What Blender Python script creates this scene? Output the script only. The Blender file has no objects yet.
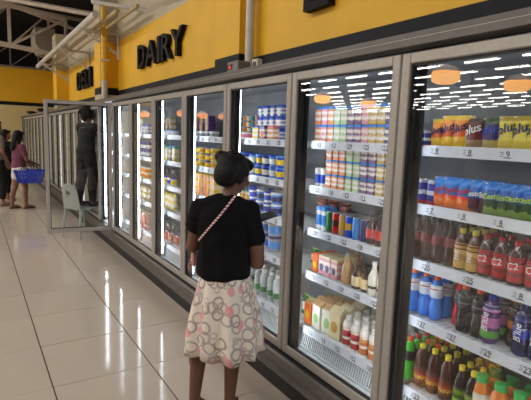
import bpy, bmesh, math, random
from mathutils import Vector, Matrix, Quaternion
from mathutils.bvhtree import BVHTree
random.seed(7)
S = bpy.context.scene
COL = S.collection
PI = math.pi

# ------------------------------------------------------------------ camera
F = 464.19; YAW, PITCH, ROLL = 0.5654, -0.1351, 0.0337; CAMH = 1.56
fw = Vector((math.sin(YAW)*math.cos(PITCH), math.cos(YAW)*math.cos(PITCH), math.sin(PITCH)))
rt = Vector((math.cos(YAW), -math.sin(YAW), 0)); up = rt.cross(fw)
r2 = rt*math.cos(ROLL) + up*math.sin(ROLL); u2 = -rt*math.sin(ROLL) + up*math.cos(ROLL)
cam_d = bpy.data.cameras.new('camera'); cam = bpy.data.objects.new('camera', cam_d); COL.objects.link(cam)
cam_d.sensor_width = 36; cam_d.sensor_fit = 'HORIZONTAL'; cam_d.lens = F/531*36; cam_d.clip_end = 300; cam_d.clip_start = 0.02
m = Matrix((r2, u2, -fw)).transposed().to_4x4(); m.translation = Vector((0, 0, CAMH)); cam.matrix_world = m
S.camera = cam
# ------------------------------------------------------------------ view, world
S.view_settings.view_transform = 'Standard'; S.view_settings.look = 'None'
S.view_settings.gamma = 1; S.view_settings.use_curve_mapping = False
S.view_settings.exposure = 0.0
S.cycles.transparent_max_bounces = 24
S.cycles.max_bounces = 8; S.cycles.glossy_bounces = 4
S.cycles.sample_clamp_indirect = 4
W = bpy.data.worlds.new('store'); S.world = W; W.use_nodes = True
W.node_tree.nodes['Background'].inputs[0].default_value = (1.0, .93, .85, 1)
W.node_tree.nodes['Background'].inputs[1].default_value = 0.05
TUBE = 26.0        # ceiling tubes
LED = 11.0         # cooler strips
AISLE = 94.0       # unseen fill lamps added at ceiling height (watts each)

def area(name, loc, size, power, col=(1, .96, .91), rot=(0, 0, 0)):
    l = bpy.data.lights.new(name, 'AREA'); l.shape = 'RECTANGLE'; l.size, l.size_y = size; l.energy = power; l.color = col
    o = bpy.data.objects.new(name, l); o.location = loc; o.rotation_euler = rot; COL.objects.link(o); return o
for i, yy in enumerate((-3, 3, 9, 15)):
    area('aisle_fill_light', (-3.2, yy, 5.2), (0.5, 5.0), AISLE*2.2)  # added soft fill for the aisle, never in view

# ------------------------------------------------------------------ materials
MC = {}
def nodes(name):
    M = bpy.data.materials.new(name); M.use_nodes = True
    nt = M.node_tree; return M, nt, nt.nodes['Principled BSDF']
def sr(c):
    """sRGB 0-255 to linear"""
    return tuple(((v/255)/12.92 if v/255 <= .04045 else ((v/255+.055)/1.055)**2.4) for v in c)
def mat(name, c, rough=.5, metal=0, var=.12, scale=30, emit=0, coat=0, spec=.5):
    if name in MC: return MC[name]
    M, nt, b = nodes(name); L = nt.links
    c = sr(c)
    b.inputs['Roughness'].default_value = rough; b.inputs['Metallic'].default_value = metal
    b.inputs['Specular IOR Level'].default_value = spec
    if coat: b.inputs['Coat Weight'].default_value = coat
    if emit:
        b.inputs['Base Color'].default_value = (*c, 1)
        b.inputs['Emission Color'].default_value = (*c, 1); b.inputs['Emission Strength'].default_value = emit
    else:
        tc = nt.nodes.new('ShaderNodeTexCoord'); n = nt.nodes.new('ShaderNodeTexNoise'); n.inputs['Scale'].default_value = scale
        n.inputs['Detail'].default_value = 3
        L.new(tc.outputs['Object'], n.inputs['Vector'])
        r = nt.nodes.new('ShaderNodeValToRGB')
        r.color_ramp.elements[0].position = .3; r.color_ramp.elements[1].position = .7
        r.color_ramp.elements[0].color = (*[v*(1-var) for v in c], 1); r.color_ramp.elements[1].color = (*[min(1, v*(1+var)) for v in c], 1)
        L.new(n.outputs['Fac'], r.inputs['Fac']); L.new(r.outputs['Color'], b.inputs['Base Color'])
    MC[name] = M; return M
def bands(name, stops, rough=.4, wob=.06, scale=9, axis=2):
    """printed packaging: flat colours stacked along the pack with a wavy edge. stops = [(pos, sRGB)]"""
    if name in MC: return MC[name]
    M, nt, b = nodes(name); L = nt.links
    tc = nt.nodes.new('ShaderNodeTexCoord'); n = nt.nodes.new('ShaderNodeTexNoise'); n.inputs['Scale'].default_value = scale; n.inputs['Detail'].default_value = 1
    sx = nt.nodes.new('ShaderNodeSeparateXYZ'); L.new(tc.outputs['Generated'], sx.inputs[0]); L.new(tc.outputs['Generated'], n.inputs['Vector'])
    ma = nt.nodes.new('ShaderNodeMath'); ma.operation = 'MULTIPLY_ADD'; L.new(n.outputs['Fac'], ma.inputs[0]); ma.inputs[1].default_value = wob*2; 
    ad = nt.nodes.new('ShaderNodeMath'); ad.operation = 'SUBTRACT'; L.new(sx.outputs[axis], ad.inputs[0]); ad.inputs[1].default_value = wob
    L.new(ad.outputs[0], ma.inputs[2])
    r = nt.nodes.new('ShaderNodeValToRGB'); r.color_ramp.interpolation = 'CONSTANT'
    while len(r.color_ramp.elements) < len(stops): r.color_ramp.elements.new(.5)
    for e, (p, c) in zip(r.color_ramp.elements, stops): e.position = p
    for e, (p, c) in zip(r.color_ramp.elements, stops): e.color = (*sr(c), 1)
    L.new(ma.outputs[0], r.inputs['Fac']); L.new(r.outputs['Color'], b.inputs['Base Color'])
    b.inputs['Roughness'].default_value = rough
    MC[name] = M; return M
def glass_mat(name, tint=(1, 1, 1), ior=1.5, rough=.0):
    if name in MC: return MC[name]
    M = bpy.data.materials.new(name); M.use_nodes = True; nt = M.node_tree; nt.nodes.clear(); L = nt.links
    o = nt.nodes.new('ShaderNodeOutputMaterial'); mx = nt.nodes.new('ShaderNodeMixShader'); fr = nt.nodes.new('ShaderNodeFresnel'); 
    gm = nt.nodes.new('ShaderNodeNewGeometry'); mi = nt.nodes.new('ShaderNodeMix'); mi.data_type = 'FLOAT'
    mi.inputs[2].default_value = ior; mi.inputs[3].default_value = 1/ior     # thin pane: same reflectance from both faces
    L.new(gm.outputs['Backfacing'], mi.inputs[0]); L.new(mi.outputs[0], fr.inputs[0])
    t = nt.nodes.new('ShaderNodeBsdfTransparent'); t.inputs[0].default_value = (*tint, 1)
    g = nt.nodes.new('ShaderNodeBsdfGlossy'); g.inputs['Roughness'].default_value = rough
    L.new(fr.outputs[0], mx.inputs[0]); L.new(t.outputs[0], mx.inputs[1]); L.new(g.outputs[0], mx.inputs[2]); L.new(mx.outputs[0], o.inputs[0])
    MC[name] = M; return M

ALU = mat('door_aluminium', (164, 158, 150), .42, .2, .06, 60)
ALU2 = mat('canopy_metal', (98, 93, 88), .45, .3, .08, 25)
DARK = mat('dark_gasket', (24, 24, 26), .5)
KICK = mat('kick_black', (22, 20, 20), .6)
WHITE = mat('white_shelf', (214, 219, 222), .4, 0, .04)
LINER = mat('cooler_liner', (164, 170, 175), .5, 0, .05, 8)
RAIL = mat('rail_plastic', (205, 210, 220), .3, 0, .05)
CARD = mat('price_card', (232, 234, 238), .5, 0, .03)
INK = mat('ink', (34, 34, 44), .5)
GLASS = glass_mat('door_glass', (.97, .98, .98))
YEL = mat('yellow_paint', (236, 182, 28), .55, 0, .05, 2.5)
NAVY = mat('navy_paint', (9, 11, 24), .6, 0, .08, 4, spec=.3)
BEIGE = mat('beige_paint', (196, 184, 156), .7, 0, .06, 3)
CREAM = mat('cream_paint', (214, 196, 142), .7, 0, .05, 2)
LETTER = mat('letter_black', (7, 7, 10), .6, spec=.2)
PIPE = mat('pipe_white', (206, 202, 192), .45, 0, .06, 12)
TRUSS = mat('truss_paint', (200, 184, 166), .6, 0, .1, 6)
ROOF = mat('roof_dark', (44, 40, 37), .8, 0, .2, 1.5)
SKIN = mat('skin', (104, 68, 51), .5, 0, .06, 20)
SKIN2 = mat('skin_light', (132, 90, 70), .5, 0, .06, 20)
HAIR = mat('hair_black', (9, 8, 8), .6, 0, .3, 60, spec=.25)
WP = mat('white_plastic', (160, 168, 162), .35, 0, .04)
METL = mat('can_metal', (190, 192, 196), .28, .9, .04)

# ------------------------------------------------------------------ mesh helpers
class MB:
    def __init__(s): s.v = []; s.f = []; s.mi = []; s.mats = []; s.sm = []
    def _m(s, m):
        if m not in s.mats: s.mats.append(m)
        return s.mats.index(m)
    def raw(s, vs, fs, m, smooth=False, M=None):
        b = len(s.v); k = s._m(m)
        for v in vs:
            v = Vector(v); s.v.append(M @ v if M else v)
        for f in fs: s.f.append([b+i for i in f]); s.mi.append(k); s.sm.append(smooth)
        return s
    def box(s, a, b, m, M=None, bev=0):
        if bev:
            bm = bmesh.new(); bmesh.ops.create_cube(bm, size=1)
            for v in bm.verts: v.co = Vector([(a[i]+b[i])/2 + v.co[i]*(b[i]-a[i]) for i in range(3)])
            bmesh.ops.bevel(bm, geom=list(bm.edges), offset=bev, segments=1, affect='EDGES')
            bm.verts.index_update()
            s.raw([v.co.copy() for v in bm.verts], [[v.index for v in f.verts] for f in bm.faces], m, False, M); bm.free(); return s
        x0, y0, z0 = a; x1, y1, z1 = b
        return s.raw([(x0, y0, z0), (x1, y0, z0), (x1, y1, z0), (x0, y1, z0), (x0, y0, z1), (x1, y0, z1), (x1, y1, z1), (x0, y1, z1)],
                     [(0, 3, 2, 1), (4, 5, 6, 7), (0, 1, 5, 4), (1, 2, 6, 5), (2, 3, 7, 6), (3, 0, 4, 7)], m, False, M)
    def lathe(s, prof, m, n=14, M=None, sy=1, smooth=True):
        vs = []; fs = []
        for r, z in prof:
            for i in range(n):
                a = 2*PI*i/n; vs.append((r*math.cos(a), r*math.sin(a)*sy, z))
        for j in range(len(prof)-1):
            for i in range(n):
                k = (i+1) % n; fs.append((j*n+i, j*n+k, (j+1)*n+k, (j+1)*n+i))
        fs.append(tuple(range(n-1, -1, -1))); fs.append(tuple((len(prof)-1)*n+i for i in range(n)))
        return s.raw(vs, fs, m, smooth, M)
    def tube(s, pts, r, m, n=8, smooth=True):
        pts = [Vector(p) for p in pts]; vs = []; fs = []; prev = None
        for j, p in enumerate(pts):
            d = ((pts[min(j+1, len(pts)-1)] - pts[max(j-1, 0)])).normalized()
            if prev is None: a = d.orthogonal().normalized()
            else: a = (prev - d*prev.dot(d)).normalized()
            prev = a; b = d.cross(a); rr = r[j] if isinstance(r, (list, tuple)) else r
            for i in range(n):
                t = 2*PI*i/n; vs.append(p + (a*math.cos(t) + b*math.sin(t))*rr)
        for j in range(len(pts)-1):
            for i in range(n):
                k = (i+1) % n; fs.append((j*n+i, j*n+k, (j+1)*n+k, (j+1)*n+i))
        fs.append(tuple(range(n-1, -1, -1))); fs.append(tuple((len(pts)-1)*n+i for i in range(n)))
        return s.raw(vs, fs, m, smooth)
    def extr_y(s, prof, y0, y1, m):
        """closed (x,z) outline extruded along Y"""
        n = len(prof); vs = [(x, y0, z) for x, z in prof] + [(x, y1, z) for x, z in prof]
        fs = [(i, (i+1) % n, n+(i+1) % n, n+i) for i in range(n)] + [tuple(range(n-1, -1, -1)), tuple(range(n, 2*n))]
        return s.raw(vs, fs, m)
    def text(s, st, h, m, M, extrude=.0004, offset=0, ital=0, sx=1):
        me = text_mesh(st, extrude/h, offset, ital)
        T = M @ Matrix.Diagonal((h*sx, h, h, 1))
        return s.raw([v.co.copy() for v in me.vertices], [tuple(p.vertices) for p in me.polygons], m, False, T)
    def mesh(s, name='mesh'):
        me = bpy.data.meshes.new(name); me.from_pydata([tuple(v) for v in s.v], [], s.f)
        for m_ in s.mats: me.materials.append(m_)
        me.polygons.foreach_set('material_index', s.mi); me.polygons.foreach_set('use_smooth', s.sm)
        bm = bmesh.new(); bm.from_mesh(me); bmesh.ops.recalc_face_normals(bm, faces=bm.faces); bm.to_mesh(me); bm.free()
        if any(s.sm): me.set_sharp_from_angle(angle=math.radians(42))
        return me
TX = {}
def text_mesh(st, ext, off, ital):
    k = (st, round(ext, 4), off, ital)
    if k in TX: return TX[k]
    c = bpy.data.curves.new('t', 'FONT'); c.body = st; c.size = 1.37; c.extrude = ext; c.offset = off; c.resolution_u = 2; c.shear = ital
    c.align_x = 'CENTER'; c.align_y = 'CENTER'
    o = bpy.data.objects.new('t', c); COL.objects.link(o)
    dg = bpy.context.evaluated_depsgraph_get(); me = bpy.data.meshes.new_from_object(o.evaluated_get(dg))
    bpy.data.objects.remove(o); TX[k] = me
    ys = [v.co.y for v in me.vertices]; mid = (min(ys)+max(ys))/2
    xs = [v.co.x for v in me.vertices]; mx = (min(xs)+max(xs))/2
    for v in me.vertices: v.co.y -= mid; v.co.x -= mx
    return me
def tmat(loc, sx=1):
    """text frame on a surface that faces -X: reads left to right towards -Y"""
    return Matrix.Translation(loc) @ Matrix(((0, 0, -1, 0), (-1, 0, 0, 0), (0, 1, 0, 0), (0, 0, 0, 1)))
def fmat(loc, rz=0):
    """text frame on a pack front that faces local -Y; rz rolls it in its plane"""
    return Matrix.Translation(loc) @ Matrix(((1, 0, 0, 0), (0, 0, -1, 0), (0, 1, 0, 0), (0, 0, 0, 1))) @ Matrix.Rotation(rz, 4, 'Z')

def obj(name, me, parent=None, loc=None, label=None, kind=None):
    if isinstance(me, MB): me = me.mesh(name)
    o = bpy.data.objects.new(name, me); COL.objects.link(o)
    if parent: o.parent = parent
    if loc: o.location = loc
    if label: o['label'] = label
    if kind: o['kind'] = kind
    return o
def empty(name, label, cat, loc=(0, 0, 0), rz=0, group=None):
    o = bpy.data.objects.new(name, None); COL.objects.link(o); o.location = loc; o.rotation_euler = (0, 0, rz); o.empty_display_size = .05
    return tag(o, label, cat, group)
def tag(o, label, cat, group=None):
    if len(label.split()) > 16: label = label.replace(' from left', ' along')
    o['label'] = label; o['category'] = cat
    if group: o['group'] = group
    return o
def struct(name, mb): return obj(name, mb, kind='structure')

# ------------------------------------------------------------------ setting
XD = 1.5; P = .765; D0 = 1.35                 # door plane, door pitch, left edge of the nearest door
def DY(k): return D0 + P*k                    # left (far) edge of bay k
YF = 19.0                                      # far wall
TX0, TPX, TY0, TPY = .3585, .612, 2.9143, .6264

GROUT = mat('grout', (70, 58, 50), .8)
def tile_mat():
    M, nt, b = nodes('floor_tile'); L = nt.links
    tc = nt.nodes.new('ShaderNodeTexCoord'); n = nt.nodes.new('ShaderNodeTexNoise'); n.inputs['Scale'].default_value = 1.3; n.inputs['Detail'].default_value = 5
    L.new(tc.outputs['Object'], n.inputs['Vector']); r = nt.nodes.new('ShaderNodeValToRGB')
    r.color_ramp.elements[0].color = (*sr((190, 176, 160)), 1); r.color_ramp.elements[1].color = (*sr((206, 193, 178)), 1)
    L.new(n.outputs['Fac'], r.inputs['Fac']); L.new(r.outputs['Color'], b.inputs['Base Color'])
    n2 = nt.nodes.new('ShaderNodeTexNoise'); n2.inputs['Scale'].default_value = 9; L.new(tc.outputs['Object'], n2.inputs['Vector'])
    bp = nt.nodes.new('ShaderNodeBump'); bp.inputs['Strength'].default_value = .012; bp.inputs['Distance'].default_value = .02
    L.new(n2.outputs['Fac'], bp.inputs['Height']); L.new(bp.outputs['Normal'], b.inputs['Normal'])
    b.inputs['Roughness'].default_value = .09; b.inputs['Specular IOR Level'].default_value = .62
    return M
TILE = tile_mat()
floor = struct('floor', MB().box((-42, -8, -.1), (2.0, YF+31, -.004), GROUT))
tme = MB().box((0, 0, -.02), (TPX-.008, TPY-.0045, 0), TILE, bev=.0012).mesh('tile')
for i in range(-4, 2):
    for j in range(-4, 26):
        x = TX0 + TPX*i + .004; y = TY0 + TPY*j
        t = obj('tile', tme, floor, (x, y, 0)); 
        t.rotation_euler = (random.gauss(0, .0006), random.gauss(0, .0006), 0)
far = MB()
for i in range(-34, -4):
    for j in range(-16, 33):
        x = TX0 + TPX*i*1.0; y = TY0 + TPY*j
        far.raw([(x+.004, y, 0), (x+TPX-.004, y, 0), (x+TPX-.004, y+TPY-.0045, 0), (x+.004, y+TPY-.0045, 0)], [(0, 1, 2, 3)], TILE)
obj('tile_field', far, floor, kind='stuff')

# right wall: yellow above the coolers, navy stripe, beige top
XW = 2.0
YC = 12.45; XR = 2.72   # the wall steps back beyond the last pilaster
w = MB(); w.box((XW, -8, 0), (XW+.15, YC, 2.0), BEIGE).box((XW, -8, 2.0), (XW+.15, YC, 2.205), NAVY)
w.box((XW, -8, 2.205), (XW+.15, YC, 2.95), YEL).box((XW, -8, 2.95), (XW+.15, YC, 3.75), BEIGE)
w.box((XW+.15, YC-.15, 0), (XR+.15, YC, 3.6), CREAM).box((XR, YC, 0), (XR+.15, YF, 2.38), CREAM).box((XR, YC, 2.38), (XR+.15, YF, 2.5), NAVY).box((XR, YC, 2.5), (XR+.15, YF, 3.68), YEL)
wr = struct('wall_right', w)
def pilaster(x0, y0, y1, zn0, zn1):
    q = MB(); q.box((x0, y0, 1.99), (XW+.01, y1, zn0), BEIGE).box((x0, y0, zn0), (XW+.01, y1, zn1), NAVY).box((x0, y0, zn1), (XW+.01, y1, 2.93), YEL).box((x0, y0, 2.93), (XW+.01, y1, 3.75), BEIGE)
    return obj('pilaster', q, wr)
pilaster(1.9, 3.48, 3.93, 2.085, 2.235); pilaster(1.73, 7.6, 8.0, 2.13, 2.24); pilaster(1.74, 12.0, 12.5, 2.13, 2.24)
# far wall
w = MB(); w.box((-3.5, YF, 0), (3.2, YF+.2, 2.38), CREAM).box((-3.5, YF-.01, 2.38), (3.2, YF+.2, 2.5), NAVY).box((-3.5, YF, 2.5), (3.2, YF+.2, 3.68), YEL)
struct('wall_back', w)
struct('wall_left', MB().box((-42.2, -8, 0), (-42, YF+31, 5.6), mat('grey_wall', (120, 116, 110), .8, 0, .05, 1)))
struct('wall_front', MB().box((-42, -8.2, 0), (4, -8, 5.6), mat('grey_wall', (120, 116, 110), .8)))
struct('ceiling', MB().box((-42, -8, 5.6), (6, YF+31, 5.7), ROOF).box((-42, YF+30.8, 0), (6, YF+31, 5.6), ROOF).box((5.8, -8, 3), (6, YF+31, 5.6), ROOF))

# wall signs: thick black letters
def sign(glyphs, z0, z1, label, x=XW):
    """glyphs = [(character, left y, right y)], each stretched to its own width between z0 and z1"""
    yc = (glyphs[0][1]+glyphs[-1][2])/2; zc = (z0+z1)/2
    t = empty('wall_sign', label, 'sign', (x, yc, zc))
    for ch, ya, yb in glyphs:
        me = text_mesh(ch, .0001, .014, 0); q = MB()
        xs = [v.co.x for v in me.vertices]; ys = [v.co.y for v in me.vertices]; w_, h_ = max(xs)-min(xs), max(ys)-min(ys)
        V_ = [Vector(((-.001 if v.co.z > 0 else 0), -v.co.x/w_*(ya-yb)*.93, v.co.y/h_*(z1-z0))) for v in me.vertices]
        zs = sorted(set(round(v.co.z, 6) for v in me.vertices)); top = max(zs)
        V_ = [Vector((-.06 if v.co.z > top*.5 else -.005, p.y, p.z)) for v, p in zip(me.vertices, V_)]
        q.raw(V_, [tuple(p.vertices) for p in me.polygons], LETTER)
        obj('letter', q, t, (0, (ya+yb)/2-yc, 0))
    return t
sign([('D', 6.42, 6.09), ('A', 6.09, 5.66), ('I', 5.63, 5.52), ('R', 5.49, 5.17), ('Y', 5.19, 4.80)], 2.41, 2.71, 'thick black letters DAIRY on the yellow wall above the coolers')
sign([('D', 10.70, 10.26), ('E', 10.20, 9.87), ('L', 9.83, 9.56), ('I', 9.50, 9.33)], 2.40, 2.76, 'black letters DELI on the far stretch of yellow wall')
sign([('E', 2.675, 2.39)], 2.405, 2.75, 'bottom of one black wall letter cut by the top edge')
XCAN = 1.465
# canopy along all coolers, base bumper, kick plate
YN, YE = -1.2, 18.05
c = MB(); c.extr_y([(1.478, 1.985), (1.478, 1.962), (1.462, 1.957), (1.462, 1.93), (1.49, 1.925), (1.99, 1.925), (1.99, 1.985)], YN, YE, ALU2)
cano = tag(obj('cooler_canopy', c), 'long grey metal canopy running above all cooler doors', 'canopy')
c = MB(); c.extr_y([(1.53, 1.9255), (1.53, 1.921), (1.56, 1.921), (1.56, 1.9255)], YN, YE, DARK); obj('canopy_underside', c, cano)
c = MB(); c.box((1.463, YN, 1.9555), (1.4655, YE, 1.9585), PIPE); obj('trim_line', c, cano)
c = MB(); c.extr_y([(1.54, .315), (1.478, .31), (1.462, .292), (1.46, .245), (1.466, .228), (1.475, .222), (1.475, .212), (1.464, .205), (1.466, .175), (1.49, .152), (1.55, .148)], YN, YE, ALU2)
bump = tag(obj('base_bumper', c), 'long grey metal bumper rail under the cooler doors', 'bumper')
obj('dark_groove', MB().box((1.468, YN, .309), (1.5, YE, .3175), DARK), bump)
tag(obj('kick_plate', MB().box((1.555, YN, 0), (1.6, YE, .165), KICK)), 'black recessed kick plate between floor and cooler bumper', 'kick plate')

# ------------------------------------------------------------------ cooler bays
ZS = [1.54, 1.29, 1.045, .79, .455]
PW = ['nearest', 'second', 'third', 'fourth', 'fifth', 'sixth', 'seventh', 'eighth']
ORD = ['first', 'second', 'third', 'fourth', 'fifth', 'sixth', 'seventh', 'eighth', 'ninth', 'tenth', 'eleventh', 'twelfth', 'thirteenth', 'fourteenth', 'fifteenth', 'sixteenth', 'seventeenth', 'eighteenth', 'nineteenth', 'twentieth']
def frame_mesh(m_=ALU, zb=.32, zt=1.91, wd=P-.008):
    f = MB(); w_ = .043
    f.box((-.012, -wd, zb), (.022, -wd+w_, zt), m_, bev=.004).box((-.012, -w_, zb), (.022, 0, zt), m_, bev=.004)
    f.box((-.0115, -wd+w_-.001, zt-w_), (.0215, -w_+.001, zt), m_, bev=.004).box((-.0115, -wd+w_-.001, zb), (.0215, -w_+.001, zb+.05), m_, bev=.004)
    return f
FR = frame_mesh().mesh('door_frame')
GK = MB()
for a, b in (((.0, -P+.008+.043, .37), (.016, -P+.008+.051, 1.867)), ((.0, -.051, .37), (.016, -.043, 1.867)), ((.0, -P+.06, .37), (.016, -.05, .378)), ((.0, -P+.06, 1.859), (.016, -.05, 1.867))): GK.box(a, b, DARK)
GK = GK.mesh('gasket')
GP = MB().box((.006, -P+.055, .374), (.010, -.047, 1.863), GLASS).mesh('glass_pane')
def door(parent):
    d = obj('door_frame', FR, parent); obj('glass_pane', GP, d); obj('gasket', GK, d); return d
SH = MB().box((1.64-XD, -P+.02, -.022), (1.955-XD, -.02, -.004), WHITE)
for i in range(22): SH.box((1.65-XD, -P+.03+i*.032, -.004), (1.95-XD, -P+.036+i*.032, 0), WHITE)
SH = SH.mesh('shelf')
RL = MB().extr_y([(1.628-XD, -.038), (1.618-XD, -.036), (1.624-XD, .008), (1.630-XD, .008), (1.645-XD, -.02)], -P+.022, -.022, RAIL).mesh('price_rail')
def price_tag(txt, bars=3):
    q = MB(); q.raw([(0, -.024, -.016), (0, .024, -.016), (.0042, .024, .014), (.0042, -.024, .014), (.001, -.024, -.016), (.001, .024, -.016), (.0052, .024, .014), (.0052, -.024, .014)],
        [(0, 1, 2, 3), (7, 6, 5, 4), (0, 4, 5, 1), (3, 2, 6, 7), (0, 3, 7, 4), (1, 5, 6, 2)], CARD)
    q.text(txt, .023, INK, tmat((.0005, -.009, .001)), .0005, .0)
    for i in range(bars): q.box((-.0004+i*.0012, .008, -.008+i*.007), (.001+i*.0012, .021-(i % 2)*.004, -.006+i*.007), INK)
    q.box((-.0008, -.022, -.0135), (.001, .006, -.0105), INK)
    return q.mesh('price_tag')
PT = {}
LEDM = {k: mat('led_strip_%d' % k, (238, 246, 255), emit=v) for k, v in enumerate([LED*.9, LED*1.9, LED*2.0, LED*1.8, LED*1.8, LED*.055, LED*.18])}
GRL = MB()
GRL.box((1.625-XD, -P+.022, .415), (1.632-XD, -.022, .428), WHITE).box((1.605-XD, -P+.022, .335), (1.612-XD, -.022, .345), WHITE)
for i in range(44): 
    y = -P+.03+i*.0165
    GRL.raw([(1.606-XD, y, .34), (1.606-XD, y+.006, .34), (1.626-XD, y+.006, .42), (1.626-XD, y, .42), (1.61-XD, y, .34), (1.61-XD, y+.006, .34), (1.63-XD, y+.006, .42), (1.63-XD, y, .42)], [(0, 1, 2, 3), (4, 5, 6, 7), (0, 4, 7, 3), (1, 5, 6, 2)], WHITE)
GRL = GRL.mesh('grille')
DK = MB().box((1.53-XD, -P+.001, .315), (1.95-XD, -.001, .325), WHITE)
for i in range(5): DK.box((1.53-XD+.012+i*.014, -P+.02, .325), (1.53-XD+.018+i*.014, -.02, .331), WHITE)
DK = DK.mesh('deck')
BP = MB().box((1.955-XD, -P+.001, .12), (1.985-XD, -.001, 1.92), LINER).mesh('back_panel')
TP = MB().box((1.53-XD, -P+.001, 1.895), (1.954-XD, -.001, 1.92), LINER).mesh('top_panel')
ML = MB().box((1.528-XD, -.045, .32), (1.552-XD, -.001, 1.9), DARK, bev=.003).box((1.543-XD, -.082, .326), (1.548-XD, -.04, 1.893), DARK).mesh('mullion')
def led_meshes(k):
    # the strip sits behind the mullion and shines into the bay; its housing hides it from the front
    out = []
    for s, y in ((1, -.020), (-1, -P+.020)):
        h_ = MB(); h_.raw([(.054, y+.006*s, .36), (.060, y+.014*s, .36), (.086, y-.004*s, .36), (.080, y-.012*s, .36), (.054, y+.006*s, 1.88), (.060, y+.014*s, 1.88), (.086, y-.004*s, 1.88), (.080, y-.012*s, 1.88)],
                       [(0, 1, 2, 3), (4, 5, 6, 7), (0, 1, 5, 4), (1, 2, 6, 5), (2, 3, 7, 6), (3, 0, 4, 7)], DARK)
        e = MB(); 
        a, b, c_ = ((.0545, y-.004*s), (.064, y-.020*s), (.080, y-.013*s))
        e.raw([(a[0], a[1], .37), (b[0], b[1], .37), (c_[0], c_[1], .37), (a[0], a[1], 1.87), (b[0], b[1], 1.87), (c_[0], c_[1], 1.87)], [(0, 1, 4, 3), (1, 2, 5, 4), (0, 2, 1), (3, 4, 5), (2, 0, 3, 5)], LEDM[k])
        out.append((h_.mesh('strip_housing'), e.mesh('light_strip')))
    return out
LM = [led_meshes(i) for i in range(7)]
def bay(k, far_=False, is_open=False):
    t = empty('display_cooler', '', 'cooler', (XD, DY(k), 0))
    if not far_: t['label'] = ['glass door cooler nearest the camera, cut by right edge, full of drinks', 'second cooler from the right, with small cartons and cans', 'third cooler from the right, beside the woman in the skirt', 'fourth cooler from the right, partly behind the woman with purple boxes',
        'fifth cooler from the right, with yellow bags and grey meat packs', 'sixth cooler from the right, with yellow packs', 'seventh cooler from the right, showing a bright white strip', 'cooler with its glass door swung open beside the white chair'][k]
    else:
        t['label'] = f'closed far cooler, {ORD[k-8]} beyond the open glass door'; t['group'] = 'far closed coolers'
    obj('back_panel', BP, t); obj('top_panel', TP, t); obj('deck', DK, t); obj('mullion', ML, t)
    li = [0, 1, 2, 3, 4, 4, 4, 3][k] if not far_ else (5 if k % 3 else 6)
    h1, e1 = LM[li][0]; h = obj('strip_housing', h1, t); obj('light_strip', e1, h)
    if not far_ or k < 12: h2, e2 = LM[li][1]; h = obj('strip_housing', h2, t); obj('light_strip', e2, h)
    if is_open:
        d = obj('door_frame', FR, t, label='glass door standing wide open'); d.rotation_euler = (0, 0, 0)
        # hinged on its near side: turn 90 degrees about the near edge
        M = Matrix.Translation((-.02, -P+.012, 0)) @ Matrix.Rotation(math.radians(84), 4, 'Z') @ Matrix.Translation((0, P-.008, 0))
        d.matrix_local = M; obj('glass_pane', GP, d); obj('gasket', GK, d)
    else: door(t)
    if k == 6: obj('white_slab', MB().box((.10, -.052, .33), (.22, -.046, 1.88), WHITE), t)  # added slab that shows as a wide white band beside the strip
    if not far_: obj('grille', GRL, t, kind='stuff')
    tags = {0: {0: ['8', '8', '9', '9', '9'], 1: ['7', '8', '8', '11', '9'], 2: ['25', '25', '8', '8'], 3: ['37', '37', '29', '23', '23'], 4: ['23', '23', '25', '25']}}.get(k, {})
    for si, z in enumerate(ZS):
        s = obj('shelf', SH, t, (0, 0, z)); obj('price_rail', RL, s)
        if k <= 3:
            n = 6 if k else 5
            tx = tags.get(si) or [['12', '15', '18', '22', '25', '29'][(si*2+i*5+k) % 6] for i in range(n)]
            for i, s_ in enumerate(tx):
                if s_ not in PT: PT[s_] = price_tag(s_)
                obj('price_tag', PT[s_], s, (1.6195-XD, -.09-(P-.16)*i/(len(tx)-1), -.014))
    return t
for k in range(-1, 8): 
    if k >= 0: bay(k, False, k == 7)
for k in range(8, 22): bay(k, True)
q = MB().box((1.5, YE-.06, 0), (1.99, YE, 1.98), ALU2); tag(obj('cooler_end_panel', q), 'grey end panel closing the far row of coolers', 'panel')

# ------------------------------------------------------------------ product builders; front faces local -Y
CB = {}
def cached(fn):
    def g(*a):
        k = (fn.__name__,)+a
        if k not in CB: CB[k] = fn(*a)
        return CB[k]
    return g
def C(name):  # palette
    pal = dict(orange=(236, 110, 30), yellow=(236, 200, 30), gold=(196, 150, 50), red=(190, 24, 34), dred=(54, 8, 12), blue=(24, 70, 190), lblue=(70, 140, 220), navy=(20, 30, 96), green=(70, 190, 40), lgreen=(150, 200, 120),
        dgreen=(30, 110, 50), brown=(74, 32, 18), dbrown=(34, 16, 12), black=(16, 14, 18), white=(232, 232, 230), cream=(228, 214, 170), pink=(226, 120, 140), purple=(82, 44, 104), lpurple=(160, 110, 190), tan=(190, 150, 100),
        grey=(150, 156, 160), dgrey=(86, 86, 88), teal=(60, 150, 170), sport=(30, 130, 235), oj=(226, 132, 50), capo=(244, 96, 40), capy=(236, 214, 40), capg=(60, 180, 90), wine=(110, 16, 26), clear=(170, 180, 180), meat=(130, 76, 66), ham=(196, 120, 110), milk=(236, 230, 214), lime=(190, 220, 60))
    return pal[name]
def pm(c, rough=.32): return mat('pack_'+c, C(c), rough, 0, .10, 40)
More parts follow.
